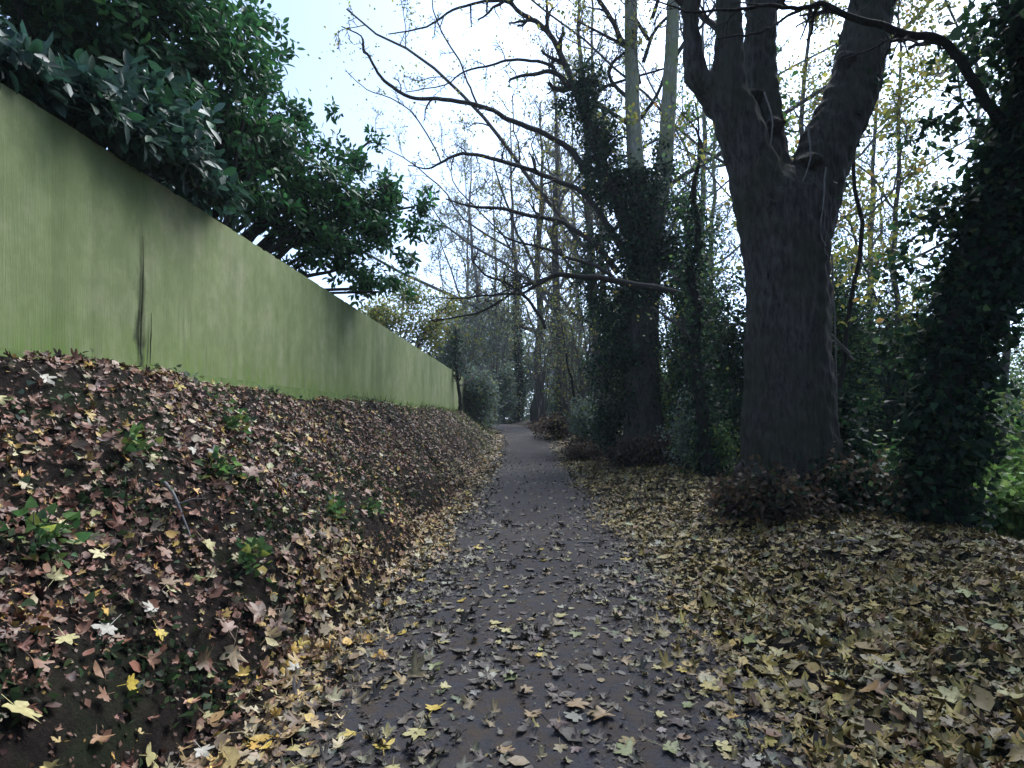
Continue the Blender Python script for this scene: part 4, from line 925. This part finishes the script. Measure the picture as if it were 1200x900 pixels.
mb = MB(); tube(mb, [c * [1, 1, 0] + [0, 0, g + 1.15], c * [1, 1, 0] + [0, 0, g + 1.2], c * [1, 1, 0] + [0, 0, g + 1.27]], [.09, .09, .03], 10); mb.build('cap', M['post'], pb)
weeds = [(385, 605, 'tuft of dark green weeds at the foot of the bank beside the path', 1.0), (430, 600, 'small green weed growing from the dark cut of the bank', .8), (290, 660, 'leafy green weed on the dark lower face of the bank', 1.0),
         (150, 530, 'grey-green weed among brown leaves high on the bank', 1.0), (265, 500, 'bushy green weed near the foot of the fence', 1.3), (255, 555, 'dark weed amid reddish leaves in the middle of the bank', .9), (40, 640, 'dark green moss clump on the steep bank', 1.2)]
def bank_hit(px, py):
    for y in np.arange(1.2, 30, .02):
        x = (px - VX) / F * y; z = EYE + (VY - py) / F * y
        if z <= float(surf(np.array(x), np.array(y))): return np.array([x, y, z])
    return None
# scraps of moss and small weeds on the bare steep face
mb = MB(); n = 16000; x = rng.uniform(-2.6, -1.5, n); y = rng.uniform(1.2, 9, n)
k = rng.random(n) < np.clip(.15 + 1.1 * sn(x, y, 2.2, 6), 0, 1) * (x - path_cx(y) < -1.6); x, y = x[k], y[k]; n = len(x)
scatter(mb, RHOMB, np.stack([x, y, height(x, y) + .012], 1), nrm(rng.normal(size=(n, 3)) + [.5, 0, .4]), rng.normal(size=(n, 3)) + [1, 0, 1], .04 * rng.uniform(.5, 1.6, n), pick([(4, (.022, .042, .018)), (2, (.04, .07, .03)), (1, (.07, .11, .04)), (2, (.04, .03, .022))], n))
tag(mb.build('moss', M['leaf'], None, False, 'stuff'), 'dark moss and tiny weeds on the steep foot of the bank', 'moss')
for px, py, lab, k in weeds:
    c = bank_hit(px, py)
    if c is None: continue
    o = empty('weed', c, lab, 'weed', 'weeds on the bank'); mb = MB(); n = int(70 * k)
    d = nrm(normal(c[:1], c[1:2])[0] * .8 + rng.normal(size=(n, 3)) * .6)
    scatter(mb, IVY, c + d * .02 + d * rng.random((n, 1)) * .16 * k, d + rng.normal(size=(n, 3)) * .5, rng.normal(size=(n, 3)) + [0, 0, 1.2], .055 * rng.uniform(.6, 1.4, n), pick(PAL_GREEN, n)); mb.build('leaves', M['leaf'], o, False, 'stuff')
    mb = MB()
    for q in range(7): tube(mb, [c - d[q] * .02, c + d[q] * .08, c + d[q] * .15 * k], [.004, .002], 4)
    mb.build('stem', M['twig'], o)
sticks = [(335, 565, 40, .5, 'pale thin stick lying on the brown leaves of the bank'), (205, 600, -30, .4, 'short twig among leaves on the bank below the weeds'), (905, 625, 20, .8, 'pale broken stick lying at the foot of the forked trunk'),
          (840, 640, 60, .5, 'small twig on the leaf carpet before the forked trunk'), (1010, 640, -20, .7, 'dead stick across the litter near the leaning trunk'), (690, 640, 10, .3, 'little twig dropped on the dark path')]
for px, py, a, L, lab in sticks:
    c = bank_hit(px, py)
    if c is None: continue
    d = np.array([math.cos(math.radians(a)), math.sin(math.radians(a)), 0]); P = []
    for t in np.linspace(-.5, .5, 7):
        q = c + d * t * L; q[2] = float(surf(q[:1], q[1:2])[0]) + .02; P.append(q)
    P = np.array(P); P[1:-1, 2] += .012; P = wiggle(P, .008)
    mb = MB(); tube(mb, P, [.011, .009, .004], 6); tube(mb, [P[3], P[3] + d * .06 + [.03, .05, .03], P[3] + d * .12 + [.05, .1, .03]], [.006, .003], 5)
    tag(mb.build('fallen_stick', M['twig_pale'], None, True), lab, 'stick', 'fallen sticks')


# ------------------------------------------------------------------ damp evening air
mb = MB(); box(mb, (-120, -60, -3.2), (120, 160, 26))
m = bpy.data.materials.new('damp_air'); m.use_nodes = True; nt = m.node_tree; nt.nodes.remove(nt.nodes['Principled BSDF'])
pv_ = nt.nodes.new('ShaderNodeVolumePrincipled'); pv_.inputs['Color'].default_value = (.84, .93, 1, 1); pv_.inputs['Density'].default_value = .0008
nt.links.new(pv_.outputs[0], nt.nodes['Material Output'].inputs['Volume'])
tag(mb.build('haze', m, None, False, 'stuff'), 'thin damp air softening the far trees', 'haze')
